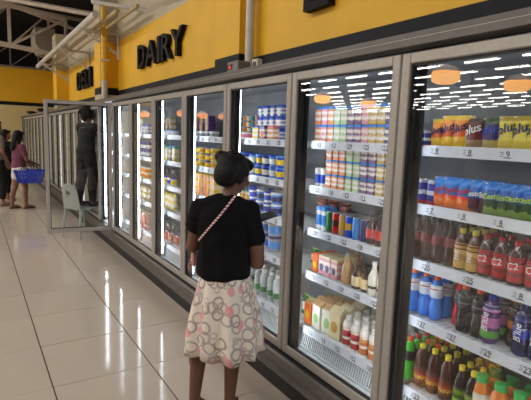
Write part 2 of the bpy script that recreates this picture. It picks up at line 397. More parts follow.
PROF = {
 'sport': [(.78, 0), (.96, .02), (1, .08), (1, .30), (.84, .38), (.84, .44), (1, .52), (1, .68), (.92, .76), (.62, .86), (.42, .90), (.42, .93)],
 'tea':   [(.85, 0), (1, .03), (1, .16), (.94, .2), (1, .24), (1, .52), (.95, .56), (.98, .62), (.86, .72), (.60, .82), (.40, .88), (.38, .93)],
 'soda':  [(.80, 0), (1, .05), (.98, .30), (.86, .42), (.98, .56), (.98, .64), (.84, .76), (.52, .87), (.38, .90), (.38, .93)],
 'juice': [(.88, 0), (1, .03), (1, .18), (.95, .22), (1, .26), (1, .58), (.96, .64), (.84, .74), (.62, .81), (.56, .84), (.56, .89)],
 'glass': [(.92, 0), (1, .03), (1, .48), (.9, .58), (.46, .74), (.38, .80), (.38, .94)],
 'tall':  [(.94, 0), (1, .02), (1, .70), (.88, .80), (.5, .90), (.42, .93)],
 'milk':  [(.94, 0), (1, .03), (1, .55), (.8, .68), (.52, .82), (.5, .92)],
 'yog':   [(.8, 0), (.95, .03), (1, .3), (.86, .42), (.98, .55), (.96, .7), (.66, .84), (.5, .88), (.5, .91)]}
@cached
def bottle(prof, h, r, liq, cap, lab, z0, z1, txt='', tcol='white', n=14):
    pr = [(a*r, b*h) for a, b in PROF[prof]]
    body = MB().lathe(pr, mat('liquid_'+liq, C(liq), .12, 0, .15, 30, spec=.6), n).mesh('bottle_body')
    cr = pr[-1][0]*1.14; cz = pr[-1][1]-.004
    cp = MB().lathe([(cr, cz-.004), (cr, cz+.001), (cr*.98, cz+.002), (cr, cz+.004), (cr, h-.002), (cr*.88, h)], pm(cap), n)
    out = [('bottle_body', body), ('cap', cp.mesh('cap'))]
    if lab:
        rr = r*1.012; L_ = []
        for f_ in (0, .15, .4, .6, .85, 1):
            z = (z0+(z1-z0)*f_)*h
            R_ = pr[0][0]
            for (ra, za), (rb, zb) in zip(pr, pr[1:]):
                if za <= z <= zb: R_ = ra+(rb-ra)*(z-za)/(zb-za)
            L_.append((R_*1.012+.0004, z))
        lm = lab if not isinstance(lab, str) else None
        l = MB().lathe(L_, MC[lab] if lab in MC else pm(lab), n)
        out.append(('label_sleeve', l.mesh('label_sleeve')))
    if txt:
        vert = txt.startswith('|'); s_ = txt.strip('|')
        th = r*.9 if not vert else r*.8
        zc = (z0+z1)/2*h + (.012 if not vert else 0)
        q = MB().text(s_, th, pm(tcol), fmat((0, -r*1.02-.001, zc), PI/2 if vert else .12), .0006, .01, .15)
        for v in q.v:   # wrap the print round the bottle
            a = v.x/(r*1.03); dd = -v.y; v.x = math.sin(a)*dd; v.y = -math.cos(a)*dd
        out.append(('lettering', q.mesh('lettering')))
    return out
@cached
def can(h, r, c, stripe=''):
    b = MB().lathe([(r*.86, 0), (r, .006), (r, h-.012), (r*.9, h-.004)], MC[c] if c in MC else pm(c), 14).mesh('can_body')
    l = MB().lathe([(r*.92, h-.005), (r*.93, h), (r*.86, h), (r*.84, h-.004)], METL, 14).mesh('can_lid')
    out = [('can_body', b), ('can_lid', l)]
    if stripe: out.append(('label_sleeve', MB().lathe([(r*1.01, h*.34), (r*1.01, h*.66)], pm(stripe), 14).mesh('label_sleeve')))
    return out
@cached
def pouch(w_, h, d, m_, txt, tcol, tz=.66, th=.3, tilt=.25, seal='white'):
    nx, nz = 7, 9; vs = []; fs = []
    for s in (-1, 1):
        for j in range(nz):
            for i in range(nx):
                u = i/(nx-1)*2-1; v = j/(nz-1)
                b = (1-u**4)*(1-(2*v-1)**6)*d/2*(1.15-.3*v) if 0 < v < 1 else 0
                wv = w_/2*(1 - .05*math.sin(PI*v)) 
                vs.append((u*wv, s*(b+.0006) + .002*math.sin(u*7+v*9)*(1-abs(2*v-1)), v*h))
    o = nx*nz
    for s in (0, 1):
        for j in range(nz-1):
            for i in range(nx-1):
                a = s*o+j*nx+i; fs.append((a, a+1, a+nx+1, a+nx))
    for j in range(nz-1):
        for i in (0, nx-1): a = j*nx+i; fs.append((a, a+nx, a+nx+o, a+o))
    for i in range(nx-1):
        for j in (0, nz-1): a = j*nx+i; fs.append((a, a+1, a+1+o, a+o))
    out = [('pouch_body', MB().raw(vs, fs, MC[m_], True).mesh('pouch_body'))]
    sl = MB().box((-w_/2, -.0016, h-.008), (w_/2, .0016, h-.001), pm(seal)); out.append(('top_seal', sl.mesh('top_seal')))
    if txt:
        q = MB().text(txt, w_*th, pm(tcol), fmat((0, 0, h*tz), tilt), .0005, .02, .2)
        for v in q.v:
            u = max(-1, min(1, v.x/(w_/2))); z = max(0, min(1, v.z/h)); b = (1-u**4)*(1-(2*z-1)**6)*d/2*(1.15-.3*z)
            v.y = v.y - b - .003
        out.append(('lettering', q.mesh('lettering')))
    return out
@cached
def carton(w_, h, d, m_, top, panel='', gable=False):
    mm = MC[m_] if m_ in MC else pm(m_)
    b = MB().box((-w_/2, -d/2, 0), (w_/2, d/2, h*.86), mm, bev=min(w_, d)*.04).mesh('carton_body')
    if gable:
        z0 = h*.86; t_ = MB().raw([(-w_/2, -d/2, z0-.002), (w_/2, -d/2, z0-.002), (w_/2, d/2, z0-.002), (-w_/2, d/2, z0-.002), (-w_/2, -.002, h*.96), (w_/2, -.002, h*.96), (w_/2, .002, h), (-w_/2, .002, h)],
            [(0, 1, 2, 3), (0, 1, 5, 4), (2, 3, 7, 6), (4, 5, 6, 7), (0, 4, 7, 3), (1, 2, 6, 5)], pm(top))
    else: t_ = MB().box((-w_/2, -d/2, h*.86-.0005), (w_/2, d/2, h), pm(top), bev=min(w_, d)*.04)
    out = [('carton_body', b), ('carton_top', t_.mesh('carton_top'))]
    if panel: 
        q = MB().lathe([(w_*.3, 0), (w_*.3, .001), (w_*.26, .0014)], pm(panel), 12, Matrix.Translation((0, -d/2, h*.38)) @ Matrix.Rotation(PI/2, 4, 'X') @ Matrix.Diagonal((1, 1.35, 1, 1)))
        out.append(('printed_panel', q.mesh('printed_panel')))
    return out
@cached
def tub(h, r, m_, lid, lab='', r0=.82):
    b = MB().lathe([(r*r0, 0), (r*(r0+.02), .003), (r*.97, h*.86)], MC[m_] if m_ in MC else pm(m_), 16).mesh('tub_body')
    l = MB().lathe([(r*.98, h*.84), (r*1.04, h*.85), (r*1.04, h*.96), (r*.98, h)], pm(lid), 16).mesh('lid')
    out = [('tub_body', b), ('lid', l)]
    if lab: 
        k = lambda f: (r*(r0+(.97-r0)*f/.86))*1.012+.0003
        out.append(('label_band', MB().lathe([(k(.2), h*.2), (k(.66), h*.66)], pm(lab), 16).mesh('label_band')))
    return out
@cached
def meat_pack(w_, h, d, c1, c2, lab):
    """flat vacuum pack leaning back: sausages behind film over a card"""
    q = MB().box((-w_/2, d*.1, 0), (w_/2, d*.22, h), pm(c2), bev=.002)
    s_ = MB(); n = 4
    for i in range(n):
        z = h*(.14+.72*i/(n-1)); rr = h*.11
        s_.tube([(-w_*.44, 0, z), (-w_*.4, -rr*.2, z), (w_*.4, -rr*.2, z), (w_*.44, 0, z)], [rr*.4, rr, rr, rr*.4], pm(c1), 8)
    return [('tray', q.mesh('tray')), ('sausages', s_.mesh('sausages')), ('pack_label', MB().box((-w_*.22, -h*.15, h*.3), (w_*.2, -h*.13, h*.7), pm(lab), bev=.001).mesh('pack_label'))]

NP = 0
def put(parts, nm, x, y, z, rz, label, cat, group, sc=1):
    global NP; NP += 1
    t = empty(nm, label, cat, (x, y, z), rz, group)
    if sc != 1: t.scale = (sc,)*3
    for pn, me in parts: 
        o = bpy.data.objects.new(pn, me); COL.objects.link(o); o.parent = t
    return t
def lab(desc, i, n, sh, k, extra=''):
    side = f'{ORD[i]} from left' if n > 1 else ''
    d = ['nearest', 'second', 'third', 'fourth', 'fifth', 'sixth', 'seventh', 'eighth'][k]
    s = ['top', 'second', 'third', 'fourth', 'bottom'][sh]
    return ', '.join([p for p in (desc, side, extra, f'{s} shelf, {d} door') if p])
GRP = {}
def row(k, sh, s0, n, ds, parts, nm, desc, cat, deep=1, dd=.075, x0=1.69, stack=1, dh=.1, jit=1.0, rowskip=0, turn=0):
    """n products side by side from distance s0 right of the bay's left edge"""
    z = ZS[sh] if sh < 5 else ZS[4]
    g = f'{desc} on {["top","second","third","fourth","bottom"][sh]} shelf, {PW[k]} door' if n*deep*stack > 1 else None
    for r_ in range(deep):
        for l_ in range(stack):
            for i in range(n):
                ex = []
                if deep > 1: ex.append(['front row', 'second row', 'third row', 'fourth row'][r_])
                if stack > 1: ex.append((['lower', 'upper'] if stack == 2 else ['lowest', 'second', 'third', 'fourth'])[l_]+' tier')
                pp = parts[i % len(parts)] if isinstance(parts[0], list) else parts
                dn = desc[i % len(desc)] if isinstance(desc, (list, tuple)) else desc
                ysee = (x0+dd*r_)/1.5 if k >= 2 else 1     # shelves run on behind the mullions: this is the stretch seen through pane k
                put(pp, nm, x0+dd*r_+random.uniform(-.004, .004)*jit, (DY(k)-s0-ds*i)*ysee+random.uniform(-.002, .002)*jit, z+l_*dh, -PI/2+random.uniform(-.12, .12)*jit+turn,
                    lab(dn, i, n, sh, k, ' '.join(ex)), cat, g if isinstance(g, str) else None)

# printed wraps
bands('plus_orange', [(0, (240, 190, 60)), (.35, (232, 100, 30)), (.62, (244, 150, 50)), (.85, (236, 196, 60))], .3)
bands('plus_brown', [(0, (150, 120, 90)), (.3, (110, 30, 26)), (.6, (96, 40, 30)), (.86, (60, 40, 36))], .3)
bands('plus_grape', [(0, (180, 160, 90)), (.3, (58, 44, 110)), (.62, (70, 60, 90)), (.82, (70, 90, 60))], .3)
bands('plus_yellow', [(0, (214, 190, 80)), (.28, (222, 206, 90)), (.6, (206, 190, 50)), (.85, (170, 150, 50))], .3)
bands('zest_orange', [(0, (236, 120, 40)), (.34, (226, 70, 40)), (.46, (30, 110, 200)), (.8, (40, 130, 220))], .3, .12, 5)
bands('zest_grape', [(0, (70, 20, 40)), (.4, (60, 30, 90)), (.5, (30, 100, 190)), (.8, (40, 130, 220))], .3, .12, 5)
bands('zest_lime', [(0, (120, 150, 60)), (.25, (40, 70, 40)), (.5, (30, 90, 180)), (.8, (40, 120, 210))], .3, .12, 5)
bands('tea_label', [(0, (110, 40, 26)), (.22, (214, 170, 60)), (.42, (180, 60, 36)), (.6, (120, 44, 28)), (.85, (74, 32, 18))], .35, .3, 8)
bands('green_label', [(0, (150, 190, 50)), (.35, (60, 90, 30)), (.6, (120, 150, 40)), (.85, (40, 50, 24))], .35, .15, 9)
bands('brown_label', [(0, (150, 120, 60)), (.4, (60, 30, 20)), (.7, (130, 90, 40))], .35, .12, 9)
bands('oolong', [(0, (200, 160, 80)), (.3, (176, 130, 60)), (.55, (206, 170, 90)), (.8, (180, 140, 70))], .35, .1, 9)
bands('c2_label', [(0, (170, 30, 36)), (.25, (120, 20, 26)), (.4, (196, 30, 40)), (.85, (150, 20, 30))], .35, .08, 6)
bands('sport_label', [(0, (210, 220, 235)), (.5, (226, 232, 240)), (.62, (200, 60, 50)), (.7, (226, 232, 240))], .3, .06, 6)
bands('sport_black', [(0, (40, 40, 44)), (.4, (130, 130, 134)), (.5, (36, 32, 36)), (.8, (60, 60, 64))], .3, .06, 6)
bands('blue_water', [(0, (20, 24, 70)), (.3, (26, 60, 170)), (.62, (180, 184, 200)), (.8, (24, 40, 120))], .3, .15, 5)
bands('pink_water', [(0, (90, 160, 60)), (.28, (190, 100, 170)), (.6, (220, 110, 170)), (.86, (150, 160, 200))], .3, .1, 6)
bands('gold_water', [(0, (60, 36, 16)), (.4, (180, 110, 40)), (.7, (90, 50, 20))], .3, .1, 6)
bands('oj_label', [(0, (80, 170, 80)), (.14, (240, 236, 224)), (.45, (240, 170, 110)), (.6, (240, 236, 224)), (.86, (228, 220, 200))], .35, .05, 8)
bands('can_blue', [(0, (190, 40, 50)), (.16, (40, 50, 150)), (.42, (220, 224, 234)), (.6, (40, 50, 150)), (.9, (190, 196, 210))], .3, .05, 6)
bands('yog_red', [(0, (160, 20, 40)), (.5, (196, 40, 60)), (.66, (236, 200, 200)), (.8, (240, 236, 232))], .35, .08, 7)
bands('yog_orange', [(0, (200, 110, 50)), (.5, (224, 150, 90)), (.66, (240, 220, 200)), (.8, (240, 236, 232))], .35, .08, 7)
def flavour(c):
    p_ = tuple(.68*a+.32*226 for a in C(c))
    return bands('fl_'+c, [(0, p_), (.26, (240, 232, 222)), (.5, p_), (.66, (236, 226, 216)), (.86, p_)], .4, .2, 6)
for c_ in ('orange', 'lgreen', 'purple', 'gold', 'pink', 'navy', 'red', 'blue', 'yellow', 'lpurple'): flavour(c_)

# ---------- nearest door
x = 1.69
row(0, 0, -.065, 3, .033, can(.07, .014, 'can_blue'), 'small_can', 'tiny blue and red can', 'can', 2, .04, 1.68)
PL = lambda m_, t: pouch(.075, .128, .035, m_, t, 'blue', .68, .44, .3, 'orange')
row(0, 0, .044, 1, .07, pouch(.066, .12, .035, 'plus_orange', 'plus', 'navy', .55, .44, .3), 'juice_pouch', 'narrow orange juice pouch', 'juice pouch', 2, .03)
row(0, 0, .100, 2, .052, pouch(.078, .133, .035, 'plus_orange', 'plus', 'navy', .58, .44, .35), 'juice_pouch', 'wide orange juice pouch', 'juice pouch', 2, .03)
row(0, 0, .216, 1, .07, pouch(.078, .12, .035, 'plus_brown', 'plus', 'white', .6, .44, .3), 'juice_pouch', 'dark brown juice pouch', 'juice pouch', 3, .035)
row(0, 0, .292, 1, .07, pouch(.082, .122, .035, 'plus_grape', 'plus', 'blue', .6, .42, .2), 'juice_pouch', 'purple grape juice pouch', 'juice pouch', 3, .035)
row(0, 0, .360, 7, .050, pouch(.080, .126, .035, 'plus_yellow', 'plus', 'navy', .62, .44, .3), 'juice_pouch', 'yellow juice pouch', 'juice pouch', 3, .035)
row(0, 1, -.025, 2, .062, can(.108, .029, 'can_blue'), 'drink_can', 'slim blue and red drink can', 'can', 3, .062, 1.70)
row(0, 1, .090, 3, .055, pouch(.088, .126, .04, 'zest_orange', 'Zesto', 'red', .62, .26, .25), 'juice_pouch', 'blue and orange juice pouch', 'juice pouch', 3, .035)
row(0, 1, .245, 2, .05, pouch(.086, .126, .04, 'zest_grape', 'Zesto', 'white', .60, .26, .1), 'juice_pouch', 'blue and purple juice pouch', 'juice pouch', 3, .035)
row(0, 1, .325, 9, .044, pouch(.086, .124, .04, 'zest_lime', 'Zesto', 'lime', .60, .26, .1), 'juice_pouch', 'blue and green juice pouch', 'juice pouch', 3, .035)
row(0, 2, -.03, 4, .058, bottle('glass', .195, .028, 'dred', 'black', 'wine', .42, .6), 'soda_bottle', 'dark red glass bottle', 'bottle', 3, .06, 1.70)
row(0, 2, .20, 3, .058, bottle('glass', .19, .028, 'dbrown', 'black', 'dred', .3, .5), 'soda_bottle', 'dark brown glass bottle', 'bottle', 2, .06, 1.77)
row(0, 2, .200, 2, .055, bottle('tea', .17, .030, 'brown', 'capy', 'oolong', .04, .66, '|tea', 'white'), 'tea_bottle', 'tan tea bottle with yellow cap', 'bottle', 3, .062, 1.70)
row(0, 2, .308, 7, .063, bottle('tea', .168, .030, 'dred', 'red', 'c2_label', .08, .64, 'C2', 'white'), 'tea_bottle', 'red tea bottle reading C2', 'bottle', 2, .064, 1.70)
row(0, 3, -.025, 3, .062, bottle('sport', .2, .029, 'sport', 'capo', 'sport_label', .50, .78), 'sports_drink_bottle', 'bright blue sports drink bottle', 'bottle', 3, .062, 1.70)
row(0, 3, .192, 1, .06, bottle('sport', .2, .029, 'red', 'capo', 'sport_black', .50, .78), 'sports_drink_bottle', 'red sports drink bottle', 'bottle', 2, .062, 1.73)
row(0, 3, .240, 2, .066, bottle('sport', .2, .031, 'black', 'capo', 'sport_black', .50, .78), 'sports_drink_bottle', 'black sports drink bottle, orange cap', 'bottle', 2, .066, 1.70)
row(0, 3, .355, 1, .06, bottle('soda', .19, .036, 'purple', 'blue', 'pink_water', .12, .80, "|B'lue", 'white'), 'flavoured_water_bottle', 'pink and purple flavoured water bottle', 'bottle', 2, .075, 1.70)
row(0, 3, .425, 1, .06, bottle('soda', .19, .030, 'dbrown', 'gold', 'gold_water', .12, .80), 'flavoured_water_bottle', 'golden brown flavoured water bottle', 'bottle', 2, .07, 1.74)
row(0, 3, .478, 4, .066, bottle('soda', .195, .033, 'navy', 'navy', 'blue_water', .10, .82, "|B'lue", 'white'), 'flavoured_water_bottle', 'dark blue flavoured water bottle', 'bottle', 2, .07, 1.70)
row(0, 4, -.020, 1, .06, bottle('soda', .205, .028, 'green', 'capo', 'black', .45, .68), 'soda_bottle', 'bright green soda bottle, orange cap', 'bottle', 4, .058, 1.70)
row(0, 4, .035, 2, .056, bottle('soda', .2, .027, 'dgreen', 'capo', 'black', .45, .68), 'soda_bottle', 'dark green soda bottle, orange cap', 'bottle', 3, .058, 1.76)
row(0, 4, .050, 3, .068, bottle('tea', .2, .031, 'brown', 'capy', 'tea_label', .12, .50), 'iced_tea_bottle', 'brown iced tea bottle, red label', 'bottle', 4, .062, 1.70)
row(0, 4, .252, 2, .060, bottle('tea', .185, .029, 'dbrown', 'capy', 'green_label', .10, .52), 'iced_tea_bottle', 'dark iced tea bottle, green label', 'bottle', 4, .06, 1.70)
row(0, 4, .340, 5, .078, bottle('juice', .185, .038, 'oj', 'capg', 'oj_label', .10, .62), 'orange_juice_bottle', 'orange juice bottle with green cap', 'bottle', 2, .08, 1.71)

# ---------- second door
cols = ['orange', 'pink', 'orange', 'lgreen', 'lgreen', 'purple', 'purple', 'pink', 'gold', 'gold', 'navy']
cn = ['orange', 'pink', 'orange', 'pale green', 'pale green', 'purple', 'purple', 'pink', 'golden', 'golden', 'navy']
for sh, h, s0, ds, w_, st, wd in ((0, .098, .014, .0535, .050, 2, 'milk carton'), (1, .078, .125, .0545, .044, 3, 'small milk carton')):
    for l_ in range(st):
        for i in range(12 if sh == 0 else 10):
            j = i if sh == 0 else i+(i % 2)
            j = min(j, 10)
            tr = (['lower tier', 'upper tier'] if st == 2 else ['bottom tier', 'middle tier', 'top tier'])[l_]
            put(carton(w_, h, .045, 'fl_'+cols[j], 'lblue', ''), 'milk_carton', 1.69+random.uniform(-.003, .003), DY(1)-s0-ds*i, ZS[sh]+h*1.005*l_, -PI/2+random.uniform(-.05, .05),
                lab(f'{cn[j]} {wd}', i, 9, sh, 1, tr), 'carton', f'{wd}s on shelf behind second door')
row(1, 1, .035, 2, .046, tub(.105, .022, 'white', 'white', 'blue', .95), 'yogurt_drink_bottle', 'white and blue drink bottle', 'bottle', 2, .05, 1.68)
row(1, 1, -.01, 2, .10, meat_pack(.10, .09, .04, 'meat', 'dred', 'cream'), 'sausage_pack', 'dark red sausage pack', 'meat pack', 1, .05, 1.79, 2, .09)
row(1, 3, -.075, 2, .07, meat_pack(.065, .10, .05, 'dgreen', 'lgreen', 'cream'), 'vegetable_pack', 'green vegetable pack', 'vegetable pack', 1, .05, 1.76, 1, .1)
row(1, 4, -.11, 2, .08, meat_pack(.075, .13, .06, 'dgreen', 'lgreen', 'white'), 'vegetable_pack', 'green vegetable pack', 'vegetable pack', 1, .05, 1.74, 1, .1)
row(1, 2, -.02, 3, .10, meat_pack(.1, .08, .04, 'meat', 'tan', 'ham'), 'sausage_pack', 'brown sausage pack', 'meat pack', 1, .05, 1.76, 2, .085)
row(1, 2, .050, 2, .052, tub(.13, .025, 'white', 'lblue', 'lblue', .98), 'milk_bottle', 'white bottle with blue band', 'bottle', 2, .055, 1.69)
cans_ = [can(.115, .026, c, s) for c, s in (('dgreen', ''), ('red', 'dred'), ('tan', 'gold'), ('blue', 'gold'), ('lblue', ''), ('navy', ''))]
cd = ['dark green', 'red', 'tan', 'blue', 'pale blue', 'navy']
for r_ in range(3):
    for i in range(6): put(cans_[i], 'drink_can', 1.69+.056*r_, DY(1)-.140-.0545*i+random.uniform(-.002, .002), ZS[2], -PI/2, lab(f'{cd[i]} coffee drink can', 0, 1, 2, 1, ['front row', 'second row', 'third row'][r_]), 'can', 'drink cans, second door')
row(1, 2, .465, 2, .056, bottle('glass', .15, .027, 'dred', 'black', 'red', .2, .5), 'drink_bottle', 'dark red drink bottle', 'bottle', 2, .058)
row(1, 2, .585, 1, .056, bottle('glass', .155, .027, 'clear', 'grey', 'white', .1, .45), 'drink_bottle', 'clear and white drink bottle', 'bottle', 2, .058)
row(1, 2, .65, 2, .056, bottle('juice', .15, .028, 'oj', 'gold', 'orange', .1, .5), 'drink_bottle', 'orange drink bottle', 'bottle', 2, .058)
row(1, 3, .045, 1, .06, carton(.05, .105, .05, 'orange', 'capo', 'yellow'), 'juice_carton', 'orange box carton with yellow print', 'carton', 3, .055)
row(1, 3, .105, 3, .056, carton(.052, .11, .05, 'fl_pink', 'cream', 'navy'), 'milk_carton', 'brown and cream carton, blue oval', 'carton', 3, .055)
row(1, 3, .27, 1, .06, carton(.072, .165, .07, 'cream', 'tan', 'blue', True), 'milk_carton', 'tall cream gable carton', 'carton', 1, .07, 1.76)
row(1, 3, .30, 1, .06, bottle('glass', .17, .033, 'tan', 'grey', 'tan', .1, .45), 'glass_bottle', 'tan milk tea glass bottle', 'bottle', 2, .07)
row(1, 3, .385, 2, .065, bottle('milk', .12, .033, 'dbrown', 'black', 'cream', .12, .55), 'coffee_bottle', 'squat coffee bottle with cream label', 'bottle', 2, .07)
row(1, 3, .50, 4, .062, bottle('glass', .17, .030, 'milk', 'white', 'brown', .2, .28), 'milk_bottle', 'white milk glass bottle', 'bottle', 2, .065)
row(1, 4, .005, 1, .06, carton(.07, .15, .07, 'orange', 'tan', 'yellow', True), 'juice_carton', 'orange gable juice carton', 'carton', 3, .075, 1.70)
row(1, 4, .088, 2, .082, carton(.076, .165, .07, 'milk', 'tan', 'lgreen', True), 'soy_carton', 'white gable carton, green print', 'carton', 3, .075, 1.70)
row(1, 4, .245, 1, .08, carton(.082, .18, .075, 'cream', 'cream', 'gold', True), 'soy_carton', 'cream gable carton, brown oval', 'carton', 3, .08, 1.70)
row(1, 4, .335, 2, .066, bottle('yog', .165, .031, 'milk', 'white', 'yog_red', .04, .80), 'yogurt_drink_bottle', 'red and white yogurt drink', 'bottle', 4, .064)
row(1, 4, .468, 4, .066, bottle('yog', .165, .031, 'milk', 'white', 'yog_orange', .04, .80), 'yogurt_drink_bottle', 'orange and white yogurt drink', 'bottle', 4, .064)

# ---------- third door
tb = lambda h, r, a, b, c='': tub(h, r, a, b, c)
row(2, 0, .045, 9, .05, [tb(.045, .023, 'teal', 'gold'), tb(.045, .023, 'oj', 'lblue'), tb(.045, .023, 'cream', 'navy')], 'dessert_cup', 'small stacked dessert cup', 'cup', 1, .05, 1.80, 4, .0455)
row(2, 0, .06, 4, .085, tb(.055, .036, 'white', 'grey', 'pink'), 'yogurt_cup', 'white yogurt cup with pale lid', 'cup', 1, .08, 1.70)
row(2, 0, .455, 4, .068, carton(.064, .075, .06, 'fl_blue', 'blue', 'white'), 'cheese_box', 'blue cheese box', 'box', 1, .06, 1.74, 3, .078)
row(2, 0, .40, 3, .085, [carton(.07, .095, .05, 'fl_yellow', 'blue'), carton(.07, .095, .05, 'fl_navy', 'navy', 'orange'), carton(.07, .095, .05, 'fl_orange', 'pink')], 'cheese_box', 'blue and yellow cheese box', 'box', 1, .05, 1.68)
row(2, 1, .05, 9, .078, [tb(.075, .036, 'navy', 'blue', 'white'), tb(.075, .036, 'lblue', 'blue', 'white'), tb(.075, .036, 'blue', 'lblue', 'yellow')], 'margarine_tub', 'blue and white margarine tub', 'tub', 2, .08, 1.70, 2, .076)
row(2, 2, .05, 7, .046, bottle('yog', .12, .02, 'cream', 'teal', 'gold', .1, .7), 'yogurt_drink_bottle', 'small cream yogurt bottle', 'bottle', 2, .045, 1.74)
row(2, 2, .385, 4, .086, [tb(.075, .04, 'white', 'blue', 'blue'), tb(.075, .04, 'lblue', 'white', 'navy')], 'yogurt_tub', 'blue and white yogurt tub', 'tub', 2, .085, 1.70, 2, .076)
row(2, 2, .555, 1, .086, tb(.075, .035, 'lpurple', 'blue', 'blue'), 'yogurt_tub', 'purple and blue yogurt tub', 'tub', 1, .085, 1.70)
row(2, 3, .06, 6, .115, [tb(.10, .053, 'white', 'blue', 'lblue'), tb(.11, .053, 'grey', 'navy', 'lblue')], 'ice_cream_tub', 'large white tub with blue lid', 'tub', 2, .11, 1.72, 2, .105)
row(2, 4, .06, 4, .10, [tb(.085, .046, 'grey', 'navy', 'lime'), tb(.085, .046, 'grey', 'navy', 'white')], 'cheese_tub', 'grey tub with dark blue lid', 'tub', 2, .10, 1.70, 2, .087)
row(2, 4, .47, 4, .07, bottle('tall', .19, .032, 'clear', 'white', 'dgreen', .2, .4), 'water_bottle', 'clear bottle with green label', 'bottle', 2, .07)

# ---------- fourth door (partly hidden by the woman)
row(3, 0, .10, 5, .095, carton(.088, .062, .07, 'purple', 'purple', 'gold'), 'dessert_box', 'dark purple box', 'box', 1, .07, 1.80, 3, .063)
row(3, 0, .10, 6, .09, tb(.05, .04, 'white', 'white', 'grey'), 'yogurt_cup', 'plain white cup', 'cup', 1, .08, 1.70)
row(3, 1, .07, 6, .105, [tb(.055, .045, 'gold', 'blue', 'yellow'), tb(.055, .045, 'yellow', 'grey', 'gold')], 'butter_tub', 'yellow butter tub with blue lid', 'tub', 1, .09, 1.70, 3, .056)
row(3, 2, .07, 6, .105, carton(.095, .06, .07, 'fl_yellow', 'yellow', 'orange'), 'butter_box', 'yellow butter box', 'box', 1, .07, 1.70, 3, .061)
row(3, 3, .07, 6, .105, carton(.095, .07, .07, 'fl_gold', 'white', 'red'), 'cheese_box', 'tan cheese box', 'box', 1, .07, 1.70, 2, .071)
row(3, 4, .07, 6, .105, tb(.09, .046, 'white', 'red', 'pink'), 'yogurt_tub', 'white tub with red lid', 'tub', 1, .09, 1.70, 2, .091)
# ---------- fifth door
row(4, 0, .09, 5, .09, carton(.084, .06, .07, 'fl_gold', 'gold', 'brown'), 'cheese_box', 'tan and gold cheese box', 'box', 1, .07, 1.78, 3, .061)
row(4, 0, .10, 6, .088, tb(.055, .04, 'white', 'lblue', ''), 'yogurt_cup', 'white cup with blue lid', 'cup', 1, .08, 1.70)
row(4, 1, .09, 6, .095, [carton(.085, .15, .05, 'fl_blue', 'lblue', 'yellow'), carton(.085, .15, .05, 'fl_yellow', 'teal', 'white')], 'cheese_box', 'blue and yellow cheese box', 'box')
row(4, 2, .08, 4, .15, meat_pack(.14, .075, .05, 'dgrey', 'dgrey', 'grey'), 'meat_pack', 'dark grey meat pack', 'meat pack', 1, .05, 1.78, 2, .08)
row(4, 2, .09, 6, .09, [tb(.08, .04, 'white', 'gold', 'blue'), tb(.08, .04, 'cream', 'blue', 'yellow')], 'spread_tub', 'white and blue spread tub', 'tub', 1, .08, 1.70)
row(4, 3, .09, 6, .09, pouch(.1, .16, .06, 'fl_yellow', '', 'green', .6, .3, 0, 'green'), 'yellow_bag', 'yellow bag with green top seal', 'bag', 2, .06, 1.70)
row(4, 4, .09, 5, .13, meat_pack(.12, .09, .05, 'red', 'white', 'yellow'), 'sausage_pack', 'red and white sausage pack', 'meat pack', 1, .05, 1.70, 1, .08)
row(4, 4, .09, 4, .15, meat_pack(.14, .07, .05, 'dgrey', 'grey', 'cream'), 'meat_pack', 'grey meat pack', 'meat pack', 1, .05, 1.80, 2, .075)
# ---------- sixth door
row(5, 0, .10, 4, .085, pouch(.085, .19, .04, 'fl_yellow', '', 'green', .6, .3, 0, 'yellow'), 'yellow_bag', 'tall yellow bag', 'bag')
row(5, 0, .45, 3, .085, carton(.08, .12, .05, 'fl_blue', 'blue', 'white'), 'cheese_box', 'blue box beside yellow bags', 'box')
row(5, 1, .10, 7, .088, tb(.08, .04, 'navy', 'blue', 'white'), 'spread_tub', 'dark blue tub', 'tub', 1, .08, 1.70, 2, .081)
row(5, 2, .10, 7, .088, tb(.06, .04, 'yellow', 'white', 'orange'), 'spread_tub', 'yellow tub with white lid', 'tub', 1, .08, 1.70, 2, .061)
row(5, 3, .10, 6, .1, pouch(.1, .15, .05, 'fl_gold', '', 'green', .6, .3, 0, 'yellow'), 'yellow_bag', 'golden bag', 'bag', 1)
row(5, 4, .10, 6, .1, carton(.09, .06, .07, 'fl_pink', 'cream', 'orange'), 'meat_box', 'pink and cream box', 'box', 1, .07, 1.70, 3, .061)
# ---------- seventh and eighth doors
row(6, 0, .15, 5, .1, pouch(.09, .15, .04, 'fl_gold', '', 'green', .6, .3, 0, 'yellow'), 'snack_bag', 'pale golden bag', 'bag')
row(6, 1, .15, 5, .1, tb(.08, .045, 'white', 'yellow', ''), 'spread_tub', 'white tub with yellow lid', 'tub')
row(6, 2, .15, 5, .1, pouch(.09, .16, .04, 'fl_yellow', '', 'green', .6, .3, 0, 'yellow'), 'snack_bag', 'yellow bag', 'bag')
row(6, 3, .15, 5, .1, tb(.09, .045, 'cream', 'orange', ''), 'spread_tub', 'cream tub with orange lid', 'tub')
row(6, 4, .15, 5, .1, carton(.09, .09, .07, 'fl_orange', 'cream', ''), 'frozen_box', 'orange and cream box', 'box')
for sh, c_ in enumerate(('grey', 'dgrey', 'white', 'grey', 'teal')):
    row(7, sh, .12, 5, .11, meat_pack(.1, .12, .05, c_, 'grey', 'white'), 'meat_pack', {'grey': 'grey', 'dgrey': 'dark grey', 'white': 'white', 'teal': 'teal'}[c_]+' film wrapped pack', 'meat pack')

